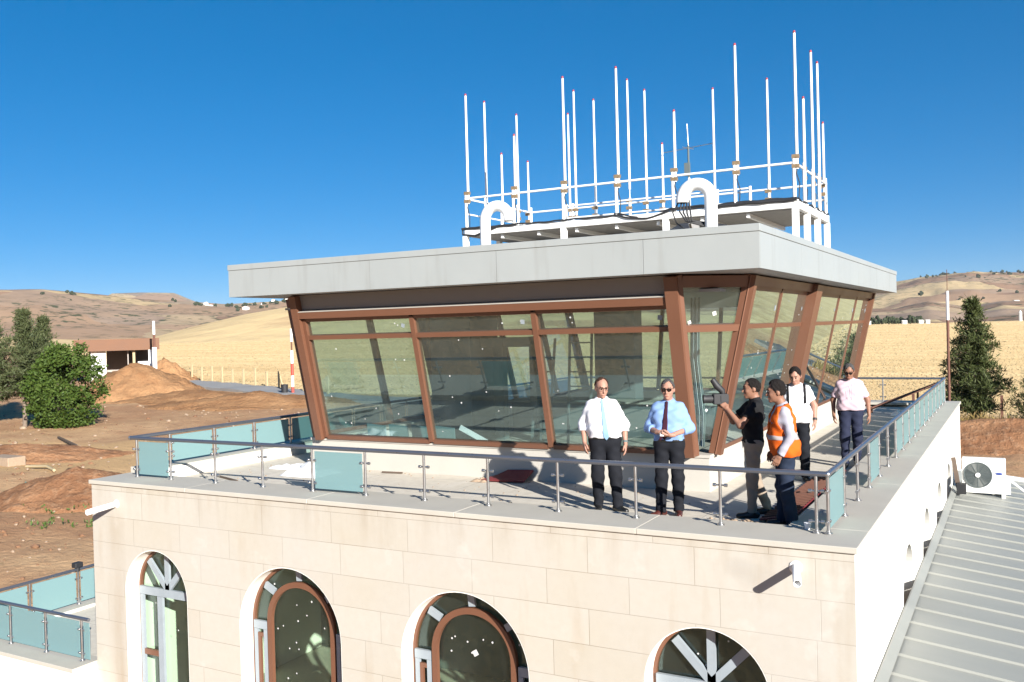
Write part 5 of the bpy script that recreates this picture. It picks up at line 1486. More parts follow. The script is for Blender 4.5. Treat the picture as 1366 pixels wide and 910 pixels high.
# ------------------------------------------------------------------ people (bodies and clothes polygonised from smooth distance fields)
def skin_mat(name, c):
    m, nt, nd, lk = new_mat(name)
    b = principled(nt, c, 0.55, 0, 0.35)
    f = noise_t(nt, objco(nt), 14, 4)
    lk.new(mixrgb(nt, f, tuple(x*.86 for x in c), tuple(min(1, x*1.10) for x in c)), b.inputs['Base Color'])
    b.inputs['Subsurface Weight'].default_value = 0.08; b.inputs['Subsurface Radius'].default_value = (.01, .004, .002)
    return m
M['skin'] = skin_mat('skin_fair', (0.36, 0.195, 0.14)); M['skin_tan'] = skin_mat('skin_tanned', (0.25, 0.125, 0.08)); M['skin_dark'] = skin_mat('skin_brown', (0.25, 0.125, 0.08))
def cloth(name, c, var=.12, sc_=9, rough=.85):
    return simple(name, c, rough, 0, var, sc_, 0.15, 160, 0.2, obj=True)
M['shirt_white'] = cloth('white_cotton', (0.72, 0.71, 0.73), .03); M['shirt_blue'] = cloth('pale_blue_cotton', (0.20, 0.315, 0.56), .06)
M['tee_black'] = cloth('black_cotton', (0.012, 0.012, 0.013)); M['shirt_grey'] = cloth('pale_grey_cotton', (0.34, 0.33, 0.375), .08); M['vest'] = cloth('orange_high_visibility_cloth', (0.62, 0.105, 0.010), .08)
M['reflect'] = cloth('grey_reflective_tape', (0.36, 0.32, 0.305), .08, 9, .4); M['pink'] = None
M['trouser_black'] = cloth('black_trousers', (0.010, 0.011, 0.015), .2); M['trouser_khaki'] = cloth('khaki_trousers', (0.27, 0.215, 0.165), .12); M['jeans'] = cloth('dark_denim', (0.016, 0.024, 0.045), .3); M['navy'] = cloth('navy_trousers', (0.018, 0.022, 0.045), .2)
M['shoe_black'] = simple('black_leather', (0.012, 0.012, 0.012), .35, obj=True); M['shoe_brown'] = simple('dark_red_brown_leather', (0.065, 0.018, 0.014), .35, obj=True)
M['hair_dark'] = cloth('dark_hair', (0.014, 0.011, 0.010), .4, 40, .6); M['hair_brown'] = cloth('brown_hair', (0.055, 0.028, 0.018), .4, 40, .6); M['hair_grey'] = cloth('grey_hair', (0.075, 0.072, 0.072), .5, 45, .7)
for h_ in ('hair_dark', 'hair_brown', 'hair_grey'):
    nt_ = M[h_].node_tree
    for n_ in nt_.nodes:
        if n_.type == 'BUMP': n_.inputs['Strength'].default_value = 0.9; n_.inputs['Distance'].default_value = 0.02
M['tie_blue'] = cloth('sky_blue_tie', (0.22, 0.36, 0.52), .06); M['tie_maroon'] = cloth('maroon_tie', (0.040, 0.010, 0.020), .2)
M['lens_dark'] = simple('dark_lens', (0.01, 0.006, 0.006), .15); M['lips'] = simple('lips', (0.36, 0.13, 0.10), .5); M['cap_grey'] = cloth('grey_cap', (0.20, 0.20, 0.21), .15)
def mk_pink():
    m, nt, nd, lk = new_mat('pink_checked_cotton'); b = principled(nt, None, .85, 0, .2)
    g_ = nt.nodes.new('ShaderNodeTexCoord'); sp_ = nt.nodes.new('ShaderNodeSeparateXYZ'); lk.new(g_.outputs['Object'], sp_.inputs[0])
    sx = math_n(nt, 'SINE', math_n(nt, 'MULTIPLY', sp_.outputs['X'], 260)); sz = math_n(nt, 'SINE', math_n(nt, 'MULTIPLY', sp_.outputs['Z'], 260))
    k = math_n(nt, 'MULTIPLY', math_n(nt, 'ADD', math_n(nt, 'ADD', sx, sz), 2.0), .25)
    lk.new(mixrgb(nt, k, (0.54, 0.36, 0.40), (0.47, 0.41, 0.47)), b.inputs['Base Color']); return m
M['pink'] = mk_pink()

def smin(a, b_, k):
    h = np.clip(.5 + .5*(b_ - a)/k, 0, 1); return b_*(1 - h) + a*h - k*h*(1 - h)
def d_cone(P, a, b_, r1, r2, flat=None):
    a = np.asarray(a, np.float32); b_ = np.asarray(b_, np.float32); ab = b_ - a
    q = [P[i] - a[i] for i in range(3)]
    t = np.clip((q[0]*ab[0] + q[1]*ab[1] + q[2]*ab[2])/max(1e-9, float(ab @ ab)), 0, 1)
    return np.sqrt((q[0] - t*ab[0])**2 + (q[1] - t*ab[1])**2 + (q[2] - t*ab[2])**2) - (r1 + (r2 - r1)*t)
def d_ell(P, c, r):
    q = [(P[i] - c[i])/r[i] for i in range(3)]; k0 = np.sqrt(q[0]**2 + q[1]**2 + q[2]**2)
    k1 = np.sqrt(sum((q[i]/r[i])**2 for i in range(3)))
    return k0*(k0 - 1)/np.maximum(k1, 1e-6)
def grid(lo, hi, h):
    ax = [np.arange(lo[i], hi[i] + h, h, dtype=np.float32) for i in range(3)]
    return np.meshgrid(*ax, indexing='ij'), lo, h
def surf_nets(d, lo, h):
    s = d < 0; nx, ny, nz = d.shape
    co = [(0,0,0),(1,0,0),(0,1,0),(1,1,0),(0,0,1),(1,0,1),(0,1,1),(1,1,1)]
    ed = [(0,1),(2,3),(4,5),(6,7),(0,2),(1,3),(4,6),(5,7),(0,4),(1,5),(2,6),(3,7)]
    cnt = sum(s[c[0]:nx-1+c[0], c[1]:ny-1+c[1], c[2]:nz-1+c[2]].astype(np.int8) for c in co)
    I = np.argwhere((cnt > 0) & (cnt < 8))
    vals = [d[I[:,0]+c[0], I[:,1]+c[1], I[:,2]+c[2]] for c in co]
    acc = np.zeros((len(I), 3)); n = np.zeros(len(I))
    for a, b_ in ed:
        va, vb = vals[a], vals[b_]; m = (va < 0) != (vb < 0)
        t = np.where(m, va/np.where(m, va - vb, 1), 0)
        p = np.array(co[a])[None] + t[:,None]*(np.array(co[b_]) - np.array(co[a]))[None]
        acc[m] += p[m]; n[m] += 1
    V = (I + acc/n[:,None])*h + np.array(lo)[None]
    idx = -np.ones((nx-1, ny-1, nz-1), np.int64); idx[I[:,0], I[:,1], I[:,2]] = np.arange(len(I))
    F = []
    for ax in range(3):
        o1, o2 = (ax+1) % 3, (ax+2) % 3
        sl0 = [slice(None)]*3; sl1 = [slice(None)]*3; sl0[ax] = slice(0, -1); sl1[ax] = slice(1, None)
        E = np.argwhere(s[tuple(sl0)] != s[tuple(sl1)])
        E = E[(E[:,o1] > 0) & (E[:,o2] > 0) & (E[:,o1] < d.shape[o1]-1) & (E[:,o2] < d.shape[o2]-1)]
        fl = s[E[:,0], E[:,1], E[:,2]]
        q = []
        for a, b_ in ((0,0),(1,0),(1,1),(0,1)):
            e = E.copy(); e[:,o1] -= a; e[:,o2] -= b_; q.append(idx[e[:,0], e[:,1], e[:,2]])
        q = np.stack(q, 1); q[~fl] = q[~fl][:, ::-1]; F.append(q)
    F = np.concatenate(F) if F else np.zeros((0,4), int)
    return V, F[(F >= 0).all(1)]

HS = 1.07
class Person:
    def __init__(s, label, loc, face, H=1.75, pose=None, skin='skin', lean=(0, 0), girth=1.0, yaw=0, pitch=0, headshift=(0, 0, 0), res=.0105):
        s.k = H/1.75; s.res = res; s.lean = lean; s.g = girth
        s.root = thing('person', loc, label, 'person', rz=R(face)); s.skin = skin
        J = {'hip': (.09, 0, .93), 'knee': (.105, -.015, .50), 'ank': (.115, .02, .085), 'sh': (.160, .01, 1.405), 'elb': (.235, .035, 1.14), 'wr': (.245, -.04, .895)}
        s.J = {}
        for n_, v in J.items():
            s.J[n_ + 'L'] = v; s.J[n_ + 'R'] = (-v[0], v[1], v[2])
        for n_, v in (pose or {}).items(): s.J[n_] = v
        for n_ in ('shL', 'shR'): s.J[n_] = s.T(s.J[n_])
        s.foot = {'L': 12, 'R': -12}; s.yaw, s.pitch, s.hs = R(yaw), -R(pitch), headshift
        s.prims_torso = None
    def T(s, p):
        k = max(0, p[2] - .95); return (p[0] + s.lean[0]*k, p[1] + s.lean[1]*k, p[2])
    def torso(s, P, inf=0.0, belly=0.0, low=True):
        g = s.g; T = s.T
        d = d_cone(P, T((-.075*g, .005, .95)), T((.075*g, .005, .95)), .112*g + inf, .112*g + inf)
        d = smin(d, d_cone(P, T((-.062*g, -.012 - belly*.6, 1.10)), T((.062*g, -.012 - belly*.6, 1.10)), .110*g + inf + belly*.5, .110*g + inf + belly*.5), .06)
        d = smin(d, d_cone(P, T((-.085*g, -.005, 1.28)), T((.085*g, -.005, 1.28)), .112*g + inf, .112*g + inf), .06)
        d = smin(d, d_cone(P, T((-.118, .012, 1.408)), T((.118, .012, 1.408)), .060 + inf*.8, .060 + inf*.8), .07)
        d = smin(d, d_cone(P, T((0, .018, 1.42)), T((0, .005, 1.50)), .066 + inf*.8, .056 + inf*.8), .05)
        return d
    def arm(s, P, side, r=(.052, .043, .030), upto=1.0, k=.03):
        sh, el, wr = (np.array(s.J[n_ + side]) for n_ in ('sh', 'elb', 'wr'))
        d = d_cone(P, sh, el, r[0], r[1])
        if upto > 1: 
            e = el + (wr - el)*(upto - 1); d = smin(d, d_cone(P, el, e, r[1], r[1] + (r[2] - r[1])*(upto - 1)), k)
        return d
    def leg(s, P, side, r=(.088, .060, .042)):
        hp, kn, an = (np.array(s.J[n_ + side]) for n_ in ('hip', 'knee', 'ank'))
        return smin(d_cone(P, hp, kn, r[0], r[1]), d_cone(P, kn, an, r[1], r[2]), .04)
    def headframe(s, P):
        pv = np.array(s.T((0, .005, 1.525))) + np.array(s.hs)
        q = [P[0] - pv[0], P[1] - pv[1], P[2] - pv[2]]
        cy_, sy = math.cos(s.yaw), math.sin(s.yaw)
        x = cy_*q[0] + sy*q[1]; y = -sy*q[0] + cy_*q[1]; z = q[2]
        cp, sp_ = math.cos(s.pitch), math.sin(s.pitch)
        y2 = cp*y - sp_*z; z2 = sp_*y + cp*z
        return [x/HS, y2/HS + .005, z2/HS + 1.525]
    def head_pt(s, p):
        cp, sp_ = math.cos(s.pitch), math.sin(s.pitch)
        y2, z2 = (p[1] - .005)*HS, (p[2] - 1.525)*HS
        y = cp*y2 + sp_*z2; z = -sp_*y2 + cp*z2; x = p[0]*HS
        cy_, sy = math.cos(s.yaw), math.sin(s.yaw)
        pv = np.array(s.T((0, .005, 1.525))) + np.array(s.hs)
        return (cy_*x - sy*y + pv[0], sy*x + cy_*y + pv[1], z + pv[2])
    def head(s, P):
        Q = s.headframe(P)
        d = d_ell(Q, (0, .012, 1.655), (.074, .094, .095))
        d = smin(d, d_ell(Q, (0, -.028, 1.585), (.056, .062, .066)), .04)
        d = smin(d, d_cone(Q, (-.03, -.072, 1.672), (.03, -.072, 1.672), .013, .013), .02)
        for sx in (-1, 1):
            d = -smin(-d, d_ell(Q, (sx*.030, -.098, 1.648), (.018, .014, .011)), .012)
            d = smin(d, d_ell(Q, (sx*.077, .018, 1.625), (.010, .020, .033)), .012)
            d = smin(d, d_ell(Q, (sx*.034, -.062, 1.612), (.022, .02, .02)), .02)
        d = smin(d, d_cone(Q, (0, -.085, 1.650), (0, -.108, 1.612), .009, .0145), .014)
        d = smin(d, d_cone(Q, (-.016, -.088, 1.572), (.016, -.088, 1.572), .009, .009), .012)
        d = smin(d, d_ell(Q, (0, -.075, 1.540), (.024, .02, .018)), .02)
        return d
    def put(s, name, V, F, mat, parent=None):
        mb = MB(); V = V*s.k; mb.add([tuple(v) for v in V], [tuple(int(i) for i in f) for f in F], True)
        o = mb.build(name, M[mat], parent or s.root, local=True); return o
    def mesh(s, name, fn, lo, hi, mat, h=None, parent=None):
        h = h or s.res
        P, lo_, hh = grid(lo, hi, h); d = fn(P)
        V, F = surf_nets(d, lo_, hh)
        if len(V) == 0: print('EMPTY', name); return None
        return s.put(name, V, F, mat, parent)
    def hand(s, side, d=None, palm=None, thumb=None, curl=.35, spread=.0):
        el, wr = np.array(s.J['elb' + side]), np.array(s.J['wr' + side])
        d = np.array(d if d is not None else wr - el, float); d /= np.linalg.norm(d)
        palm = np.array(palm if palm is not None else ((-1 if side == 'L' else 1), .15, 0), float); palm -= d*(palm @ d); palm /= np.linalg.norm(palm)
        th = np.cross(d, palm) if thumb is None else np.array(thumb, float)
        if thumb is None and th[1] > 0: th = -th
        th -= d*(th @ d); th -= palm*(th @ palm); th /= np.linalg.norm(th)
        P, lo, h = grid(wr - .20, wr + .20, .0050)
        D = d_cone(P, wr - d*.03, wr + d*.02, .028, .027)
        for off, L, cu in ((.031, .068, curl*.85), (.0105, .076, curl), (-.0105, .071, curl*1.1), (-.030, .055, curl*1.2)):
            kn = wr + d*(.088 - abs(off)*.15) + th*off
            D = smin(D, d_cone(P, wr + d*.012 + th*off*.5, kn, .0165, .0125), .012)
            a = 0; p = kn; rr = .0100
            for j, f in enumerate((.45, .31, .24)):
                a += cu*(1.0 if j else .7)
                q = p + (d*math.cos(a) + palm*math.sin(a) + th*off*spread)*L*f*1.05
                D = smin(D, d_cone(P, p, q, rr, rr - .0012), .003); p = q; rr -= .0010
        b0 = wr + d*.025 + th*.024; b1 = b0 + (d*.62 + th*.62 + palm*.35)*.042; b2_ = b1 + (d*.80 + th*.10 + palm*.5*min(1, curl*1.5))*.034; b3 = b2_ + (d*.8 + palm*.6*min(1, curl*1.5) - th*.1)*.026
        D = smin(D, d_cone(P, b0, b1, .016, .0125), .01); D = smin(D, d_cone(P, b1, b2_, .0120, .0105), .003); D = smin(D, d_cone(P, b2_, b3, .0105, .009), .003)
        return surf_nets(D, lo, h)
    def body(s, hands):
        def fn(P):
            d = s.torso(P)
            for sd in 'LR':
                d = smin(d, s.leg(P, sd), .05); d = smin(d, s.arm(P, sd, (.050, .041, .028), 2.0), .035)
                a = np.array(s.J['ank' + sd]); fa = R(s.foot[sd]); dr = np.array((math.sin(fa), -math.cos(fa), 0))
                d = smin(d, d_cone(P, a + (0, 0, -.035), a + dr*.13 + (0, 0, -.05), .036, .028), .03)
            nk = np.array(s.head_pt((0, .02, 1.57)))
            d = smin(d, d_cone(P, s.T((0, .018, 1.43)), nk, .056, .052), .03)
            return smin(d, s.head(P), .025)
        xs = [v[0] for v in s.J.values()]; ys = [v[1] for v in s.J.values()]
        lo = (min(xs) - .16, min(min(ys) - .16, -.30), -.01); hi = (max(xs) + .16, max(max(ys) + .16, .24), 1.80)
        s.lo, s.hi = lo, hi
        P, l, h = grid(lo, hi, s.res); V, F = surf_nets(fn(P), l, h)
        for sd in 'LR':
            v2, f2 = s.hand(sd, **hands.get(sd, {})); F = np.concatenate([F, f2 + len(V)]); V = np.concatenate([V, v2])
        s.bodyo = s.put('body', V, F, s.skin); return s.bodyo
    def wrinkle(s, P, amp, f=1.0, ph=0.0):
        x, y, z = P
        return 1.5*amp*(np.sin(34*f*z + 19*x*f + 5*np.sin(9*y + ph) + ph) * np.sin(17*f*x - 11*f*y + 13*z + 2*ph) + .6*np.sin(57*f*z - 30*f*x + 23*y + ph))
    def shirt(s, mat, sleeve=1.35, z0=.98, inf=.016, belly=.0, cuff=True, name='shirt', ph=0.0, rs=(.068, .060, .050), collar=True, slack=.0):
        s.sh_args = (inf, belly)
        def fn(P):
            x, y, z = P
            b_ = s.torso(P, inf, belly)
            if slack: b_ = smin(b_, d_cone(P, s.T((-.085*s.g, -.02 - belly*.5, 1.03)), s.T((.085*s.g, -.02 - belly*.5, 1.03)), .118*s.g + inf + slack, .118*s.g + inf + slack), .05)
            nkc = s.T((0, -.02, 1.525)); 
            b_ = np.maximum(b_, (z - 1.497) + (y + .03)*(-.30))
            b_ = np.maximum(b_, z0 - z)
            for sd in 'LR':
                up = sleeve[sd] if isinstance(sleeve, dict) else sleeve
                if up <= 1:
                    sh, el = np.array(s.J['sh' + sd]), np.array(s.J['elb' + sd]); e = sh + (el - sh)*up
                    a = d_cone(P, sh, e, rs[0], rs[0] + .004)
                    dr = (el - sh)/np.linalg.norm(el - sh)
                    a = np.maximum(a, (P[0] - e[0])*dr[0] + (P[1] - e[1])*dr[1] + (P[2] - e[2])*dr[2])
                else:
                    a = s.arm(P, sd, rs, up)
                    el, wr = np.array(s.J['elb' + sd]), np.array(s.J['wr' + sd]); e = el + (wr - el)*(up - 1); dr = (wr - el)/np.linalg.norm(wr - el)
                    if cuff: a = smin(a, d_cone(P, e - dr*.035, e - dr*.005, .060 if up < 1.6 else .046, .058 if up < 1.6 else .046), .008)
                    a = np.maximum(a, (P[0] - e[0])*dr[0] + (P[1] - e[1])*dr[1] + (P[2] - e[2])*dr[2])
                b_ = smin(b_, a, .035)
            b_ = b_ + s.wrinkle(P, .0034, 1.0, ph)
            if collar:
                c = s.T((0, .012, 1.488)); c2 = s.T((0, .006, 1.515))
                cl = np.maximum(d_cone(P, c, c2, .072, .066), -(d_cone(P, c, np.array(c2) + (0, -.0, .05), .060, .056)))
                cl = np.maximum(cl, (z - 1.525) - (y)*.5)
                b_ = np.minimum(b_, cl)
            return b_
        return s.mesh(name, fn, s.lo, (s.hi[0], s.hi[1], 1.60), mat)
    def trousers(s, mat, r=(.100, .080, .068), top=1.005, bot=.05, inf=.010, ph=1.0, belly=0.0):
        def fn(P):
            d = np.maximum(s.torso(P, inf, belly), P[2] - top)
            lg = [s.leg(P, sd, r) for sd in 'LR']; l2 = smin(lg[0], lg[1], .012); d = smin(d, l2, .045)
            d = np.maximum(np.maximum(d, P[2] - top), bot - P[2])
            return d + s.wrinkle(P, .0036, .9, ph)*np.clip((1.0 - P[2])*6, 0, 1)
        return s.mesh('trousers', fn, s.lo, (s.hi[0], s.hi[1], 1.10), mat)
    def belt(s, mat='shoe_black', z=.985, inf=.016, belly=0.0):
        return s.mesh('belt', lambda P: np.maximum(np.maximum(s.torso(P, inf, belly), np.abs(P[2] - z) - .018), -s.torso(P, inf - .02, belly)), (s.lo[0], s.lo[1], .93), (s.hi[0], s.hi[1], 1.05), mat, .009)
    def shoes(s, mat, L=.165):
        for sd in 'LR':
            a = np.array(s.J['ank' + sd]); fa = R(s.foot[sd]); dr = np.array((math.sin(fa), -math.cos(fa), 0)); gz_ = a[2] - .085
            def fn(P):
                d = d_cone(P, (a[0] - dr[0]*.055, a[1] - dr[1]*.055, gz_ + .040), (a[0] + dr[0]*L, a[1] + dr[1]*L, gz_ + .030), .043, .038)
                d = smin(d, d_cone(P, a + (0, 0, -.02), a + dr*.05 + (0, 0, -.045), .046, .042), .03)
                return np.maximum(d, gz_ + .001 - P[2])
            s.mesh('shoe', fn, (a[0] - .28, a[1] - .28, gz_ - .02), (a[0] + .28, a[1] + .28, gz_ + .16), mat, .009)
    def hair(s, mat, front=-.062, thick=.012, nape=1.585, side=1.0, name='hair', top=0.0, rough=.0045):
        def fn(P):
            Q = s.headframe(P); x, y, z = Q
            d = d_ell(Q, (0, .014, 1.657 + top*.4), (.074 + thick*side, .094 + thick, .095 + thick + top))
            hl = front + np.maximum(0, 1.712 - z)*.72 + .012*np.sin(60*x)
            d = np.maximum(d, (hl - y)*.8); d = np.maximum(d, (nape - z) + np.maximum(0, .03 - y)*.9)
            return d + rough*(np.sin(170*x + 60*z)*np.sin(150*y + 90*z) + np.sin(290*x - 40*z)*np.sin(230*y))
        c = s.head_pt((0, 0, 1.65))
        return s.mesh(name, fn, (c[0] - .19, c[1] - .19, c[2] - .19), (c[0] + .19, c[1] + .19, c[2] + .19), mat, .007)
    def face(s, brow='hair_dark', stubble=None):
        for sx in (-1, 1):
            m = MB(); c = s.head_pt((sx*.030, -.083, 1.647)); m.ball([v*s.k for v in c], .0105*s.k, 2); m.build('eye', M['lens_dark'], s.root, local=True)
            m = MB(); a = s.head_pt((sx*.014, -.088, 1.668)); b_ = s.head_pt((sx*.046, -.074, 1.671)); m.tube([[v*s.k for v in a], [v*s.k for v in b_]], .0055*s.k, 6); m.build('eyebrow', M[brow], s.root, local=True)
        m = MB(); a = s.head_pt((-.019, -.0945, 1.572)); c = s.head_pt((0, -.0995, 1.572)); b_ = s.head_pt((.019, -.0945, 1.572)); m.tube([[v*s.k for v in q] for q in (a, c, b_)], .0045*s.k, 6); m.build('lips', M['lips'], s.root, local=True)
        if stubble:
            def fn(P):
                Q = s.headframe(P); d = s.head(P) - .0035
                d = np.maximum(d, Q[2] - 1.60 + np.maximum(0, -.045 - Q[1])*.5); d = np.maximum(d, 1.512 - Q[2]); d = np.maximum(d, Q[1] - .02)
                return np.maximum(d, -(s.head(P) + .006))
            c = s.head_pt((0, 0, 1.56)); s.mesh('beard', fn, (c[0] - .14, c[1] - .16, c[2] - .13), (c[0] + .14, c[1] + .14, c[2] + .13), stubble, .006)
    def glasses(s, mat='lens_dark', y=-.100, z=1.648, lens=True):
        m = MB()
        for sx in (-1, 1):
            c = [s.head_pt((sx*.033 + dx, y + abs(dx + sx*.033)*.18, z + dz)) for dx, dz in ((-.026, .016), (.026, .016), (.024, -.014), (.010, -.020), (-.012, -.020), (-.025, -.012))]
            f_ = Vector(s.head_pt((0, y - .006, z))) - Vector(s.head_pt((0, y, z)))
            if lens: m.prism([[v*s.k for v in p] for p in c], f_*s.k)
            else: m.tube([[v*s.k for v in p] for p in c + c[:1]], .0022*s.k, 5)
            m.tube([[v*s.k for v in s.head_pt((sx*.060, y + .012, z + .010))], [v*s.k for v in s.head_pt((sx*.082, .01, z + .004))]], .003*s.k, 5)
        m.tube([[v*s.k for v in s.head_pt((-.012, y, z + .012))], [v*s.k for v in s.head_pt((.012, y, z + .012))]], .003*s.k, 5)
        m.build('glasses', M[mat], s.root, local=True)
    def tie(s, mat, z0=.95, x0=0.0, dx=0.0):
        inf, belly = s.sh_args
        def fn(P):
            x, y, z = P
            t = np.clip((1.47 - z)/(1.47 - z0), 0, 1); xc = s.lean[0]*np.maximum(0, z - .95) + x0 + dx*t
            w_ = .017 + .026*t; tip = np.maximum(0, (z0 + .05 - z))*.85
            d = np.maximum(np.abs(x - xc) - (w_ - tip), s.torso(P, inf + .0125, belly))
            d = np.maximum(d, -s.torso(P, inf - .012, belly)); d = np.maximum(d, np.maximum(z - 1.475, z0 - z)); d = np.maximum(d, y - s.lean[1]*np.maximum(0, z - .95) - .0)
            kn = s.T((x0, -.066, 1.472)); return np.minimum(d, d_ell(P, kn, (.021, .018, .022)))
        return s.mesh('tie', fn, (s.lo[0] + .15, s.lo[1], z0 - .02), (s.hi[0] - .15, .02, 1.52), mat, .008)
    def ring(s, name, side, f, r, h_, mat):
        el, wr = np.array(s.J['elb' + side]), np.array(s.J['wr' + side]); c = el + (wr - el)*f; dr = (wr - el)/np.linalg.norm(wr - el)
        m = MB(); m.tube([tuple((c - dr*h_)*s.k), tuple((c + dr*h_)*s.k)], r*s.k, 14); m.build(name, M[mat], s.root, local=True)

def P_man_white():
    p = Person('man in white shirt with pale blue tie and black trousers, looking down', (-3.34, 1.30, 0), 26, 1.77, girth=1.08, yaw=16, pitch=16,
        pose={'elbL': (.265, .03, 1.145), 'wrL': (.265, -.05, .90), 'elbR': (-.285, .05, 1.15), 'wrR': (-.27, -.06, .92), 'ankL': (.15, -.03, .085), 'kneeL': (.125, -.03, .50), 'ankR': (-.10, .05, .085)}, lean=(-.06, .02))
    p.foot = {'L': 35, 'R': -8}
    p.body({'L': dict(curl=.3), 'R': dict(curl=.3)})
    p.shirt('shirt_white', 1.38, .985, .022, .035, rs=(.062, .062, .058), ph=.4)
    p.trousers('trouser_black', (.112, .084, .066), 1.0, .05, .016, belly=.02); p.belt(belly=.03, inf=.022); p.shoes('shoe_black'); p.tie('tie_blue', .955, .0, .015)
    p.hair('hair_brown', front=-.002, thick=.011); p.face('hair_brown'); p.glasses('lens_dark', lens=False)
    p.ring('watch', 'L', .90, .034, .014, 'column')
def P_man_blue():
    p = Person('man in pale blue shirt, maroon tie and sunglasses with his hands together before him', (-2.45, 1.32, 0), 12, 1.75, girth=.98, yaw=0, pitch=8,
        pose={'elbL': (.27, .03, 1.135), 'wrL': (.065, -.235, 1.075), 'elbR': (-.265, .03, 1.135), 'wrR': (-.10, -.225, 1.11), 'ankL': (.10, .03, .085), 'ankR': (-.12, -.03, .085)})
    p.foot = {'L': 8, 'R': -35}
    p.body({'L': dict(d=(-1, -.35, .0), palm=(0, .5, 1), thumb=(0, -1, .4), curl=.75), 'R': dict(d=(.75, -.45, .1), palm=(.2, .6, -.9), thumb=(.1, -.3, 1), curl=.85)})
    p.shirt('shirt_blue', 1.42, .985, .020, .02, rs=(.060, .059, .052), ph=1.7)
    p.trousers('trouser_black', (.104, .080, .066), 1.0, .06, .014, ph=2.0, belly=.01); p.belt(belly=.02, inf=.02); p.shoes('shoe_brown'); p.tie('tie_maroon', 1.0, -.01, -.03)
    p.hair('hair_grey', front=-.040, thick=.008); p.face('hair_grey'); p.glasses('lens_dark')
    ph = thing('held_item', (-2.5, 1.0, 1.05), 'small white and dark red item held by the man in the blue shirt', 'held item')
    c = p.root.location + Matrix.Rotation(R(12), 3, 'Z') @ Vector((-.045, -.275, 1.075))
    m = MB(); m.box((c.x - .03, c.y - .012, c.z - .01), (c.x + .02, c.y + .008, c.z + .035)); m.build('white_face', M['cloth_white'], ph, bevel=.004)
    m = MB(); m.bar((c.x - .035, c.y - .002, c.z - .06), (c.x - .012, c.y - .002, c.z - .012), .03, .014, (0, 1, 0)); m.build('red_case', M['tie_maroon'], ph, bevel=.003)
def P_camera():
    face = -64
    loc = (-1.47, 1.70, 0)
    p = Person('man in black t-shirt and khaki trousers aiming a video camera to the left', loc, face, 1.75, girth=.95, yaw=0, pitch=6, lean=(.0, .07), skin='skin_tan', headshift=(0, -.03, -.01),
        pose={'shL': (.155, -.04, 1.405), 'shR': (-.155, -.04, 1.405), 'elbL': (.215, -.19, 1.185), 'wrL': (.085, -.325, 1.385), 'elbR': (-.20, -.20, 1.20), 'wrR': (-.075, -.33, 1.39), 'hipL': (.085, 0, .93), 'kneeL': (.10, -.035, .50), 'ankL': (.115, -.05, .085), 'kneeR': (-.10, .03, .50), 'ankR': (-.13, .20, .085)})
    p.foot = {'L': 0, 'R': -5}
    p.body({'L': dict(d=(-.30, -.55, .75), palm=(-.5, -.5, .6), thumb=(0, .6, .8), curl=.5), 'R': dict(d=(.2, -.7, .6), palm=(.8, -.2, .2), thumb=(0, .5, .8), curl=.7)})
    p.shirt('tee_black', .62, .955, .020, .0, cuff=False, ph=.9, rs=(.060, .060, .05), collar=False)
    p.trousers('trouser_khaki', (.100, .074, .056), 1.0, .07, .012, ph=.3); p.shoes('shoe_black')
    p.hair('hair_dark', front=-.042, thick=.007); p.face('hair_dark')
    q = thing('video_camera', loc, 'black video camera with lens and top handle held up at eye level', 'video camera', rz=R(face))
    def L(fn, nm, mt, **kw):
        m = MB(); fn(m); m.build(nm, M[mt], q, local=True, **kw)
    L(lambda m: m.box((-.065, -.49, 1.44), (.065, -.30, 1.575)), 'camera_body', 'blackrubber', bevel=.012)
    L(lambda m: m.tube([(0, -.47, 1.51), (0, -.52, 1.51), (0, -.57, 1.51), (0, -.61, 1.51)], [.050, .054, .050, .058], 18), 'lens', 'blackrubber')
    L(lambda m: m.tube([(0, -.614, 1.51), (0, -.611, 1.51)], .050, 18), 'lens_glass', 'lens_dark')
    L(lambda m: m.tube([(0, -.36, 1.56), (0, -.37, 1.61), (0, -.44, 1.68), (0, -.49, 1.76)], [.030, .042, .044, .036], 10), 'microphone', 'blackrubber')
    L(lambda m: m.box((.06, -.40, 1.47), (.072, -.30, 1.56)), 'screen', 'blackrubber', bevel=.004)
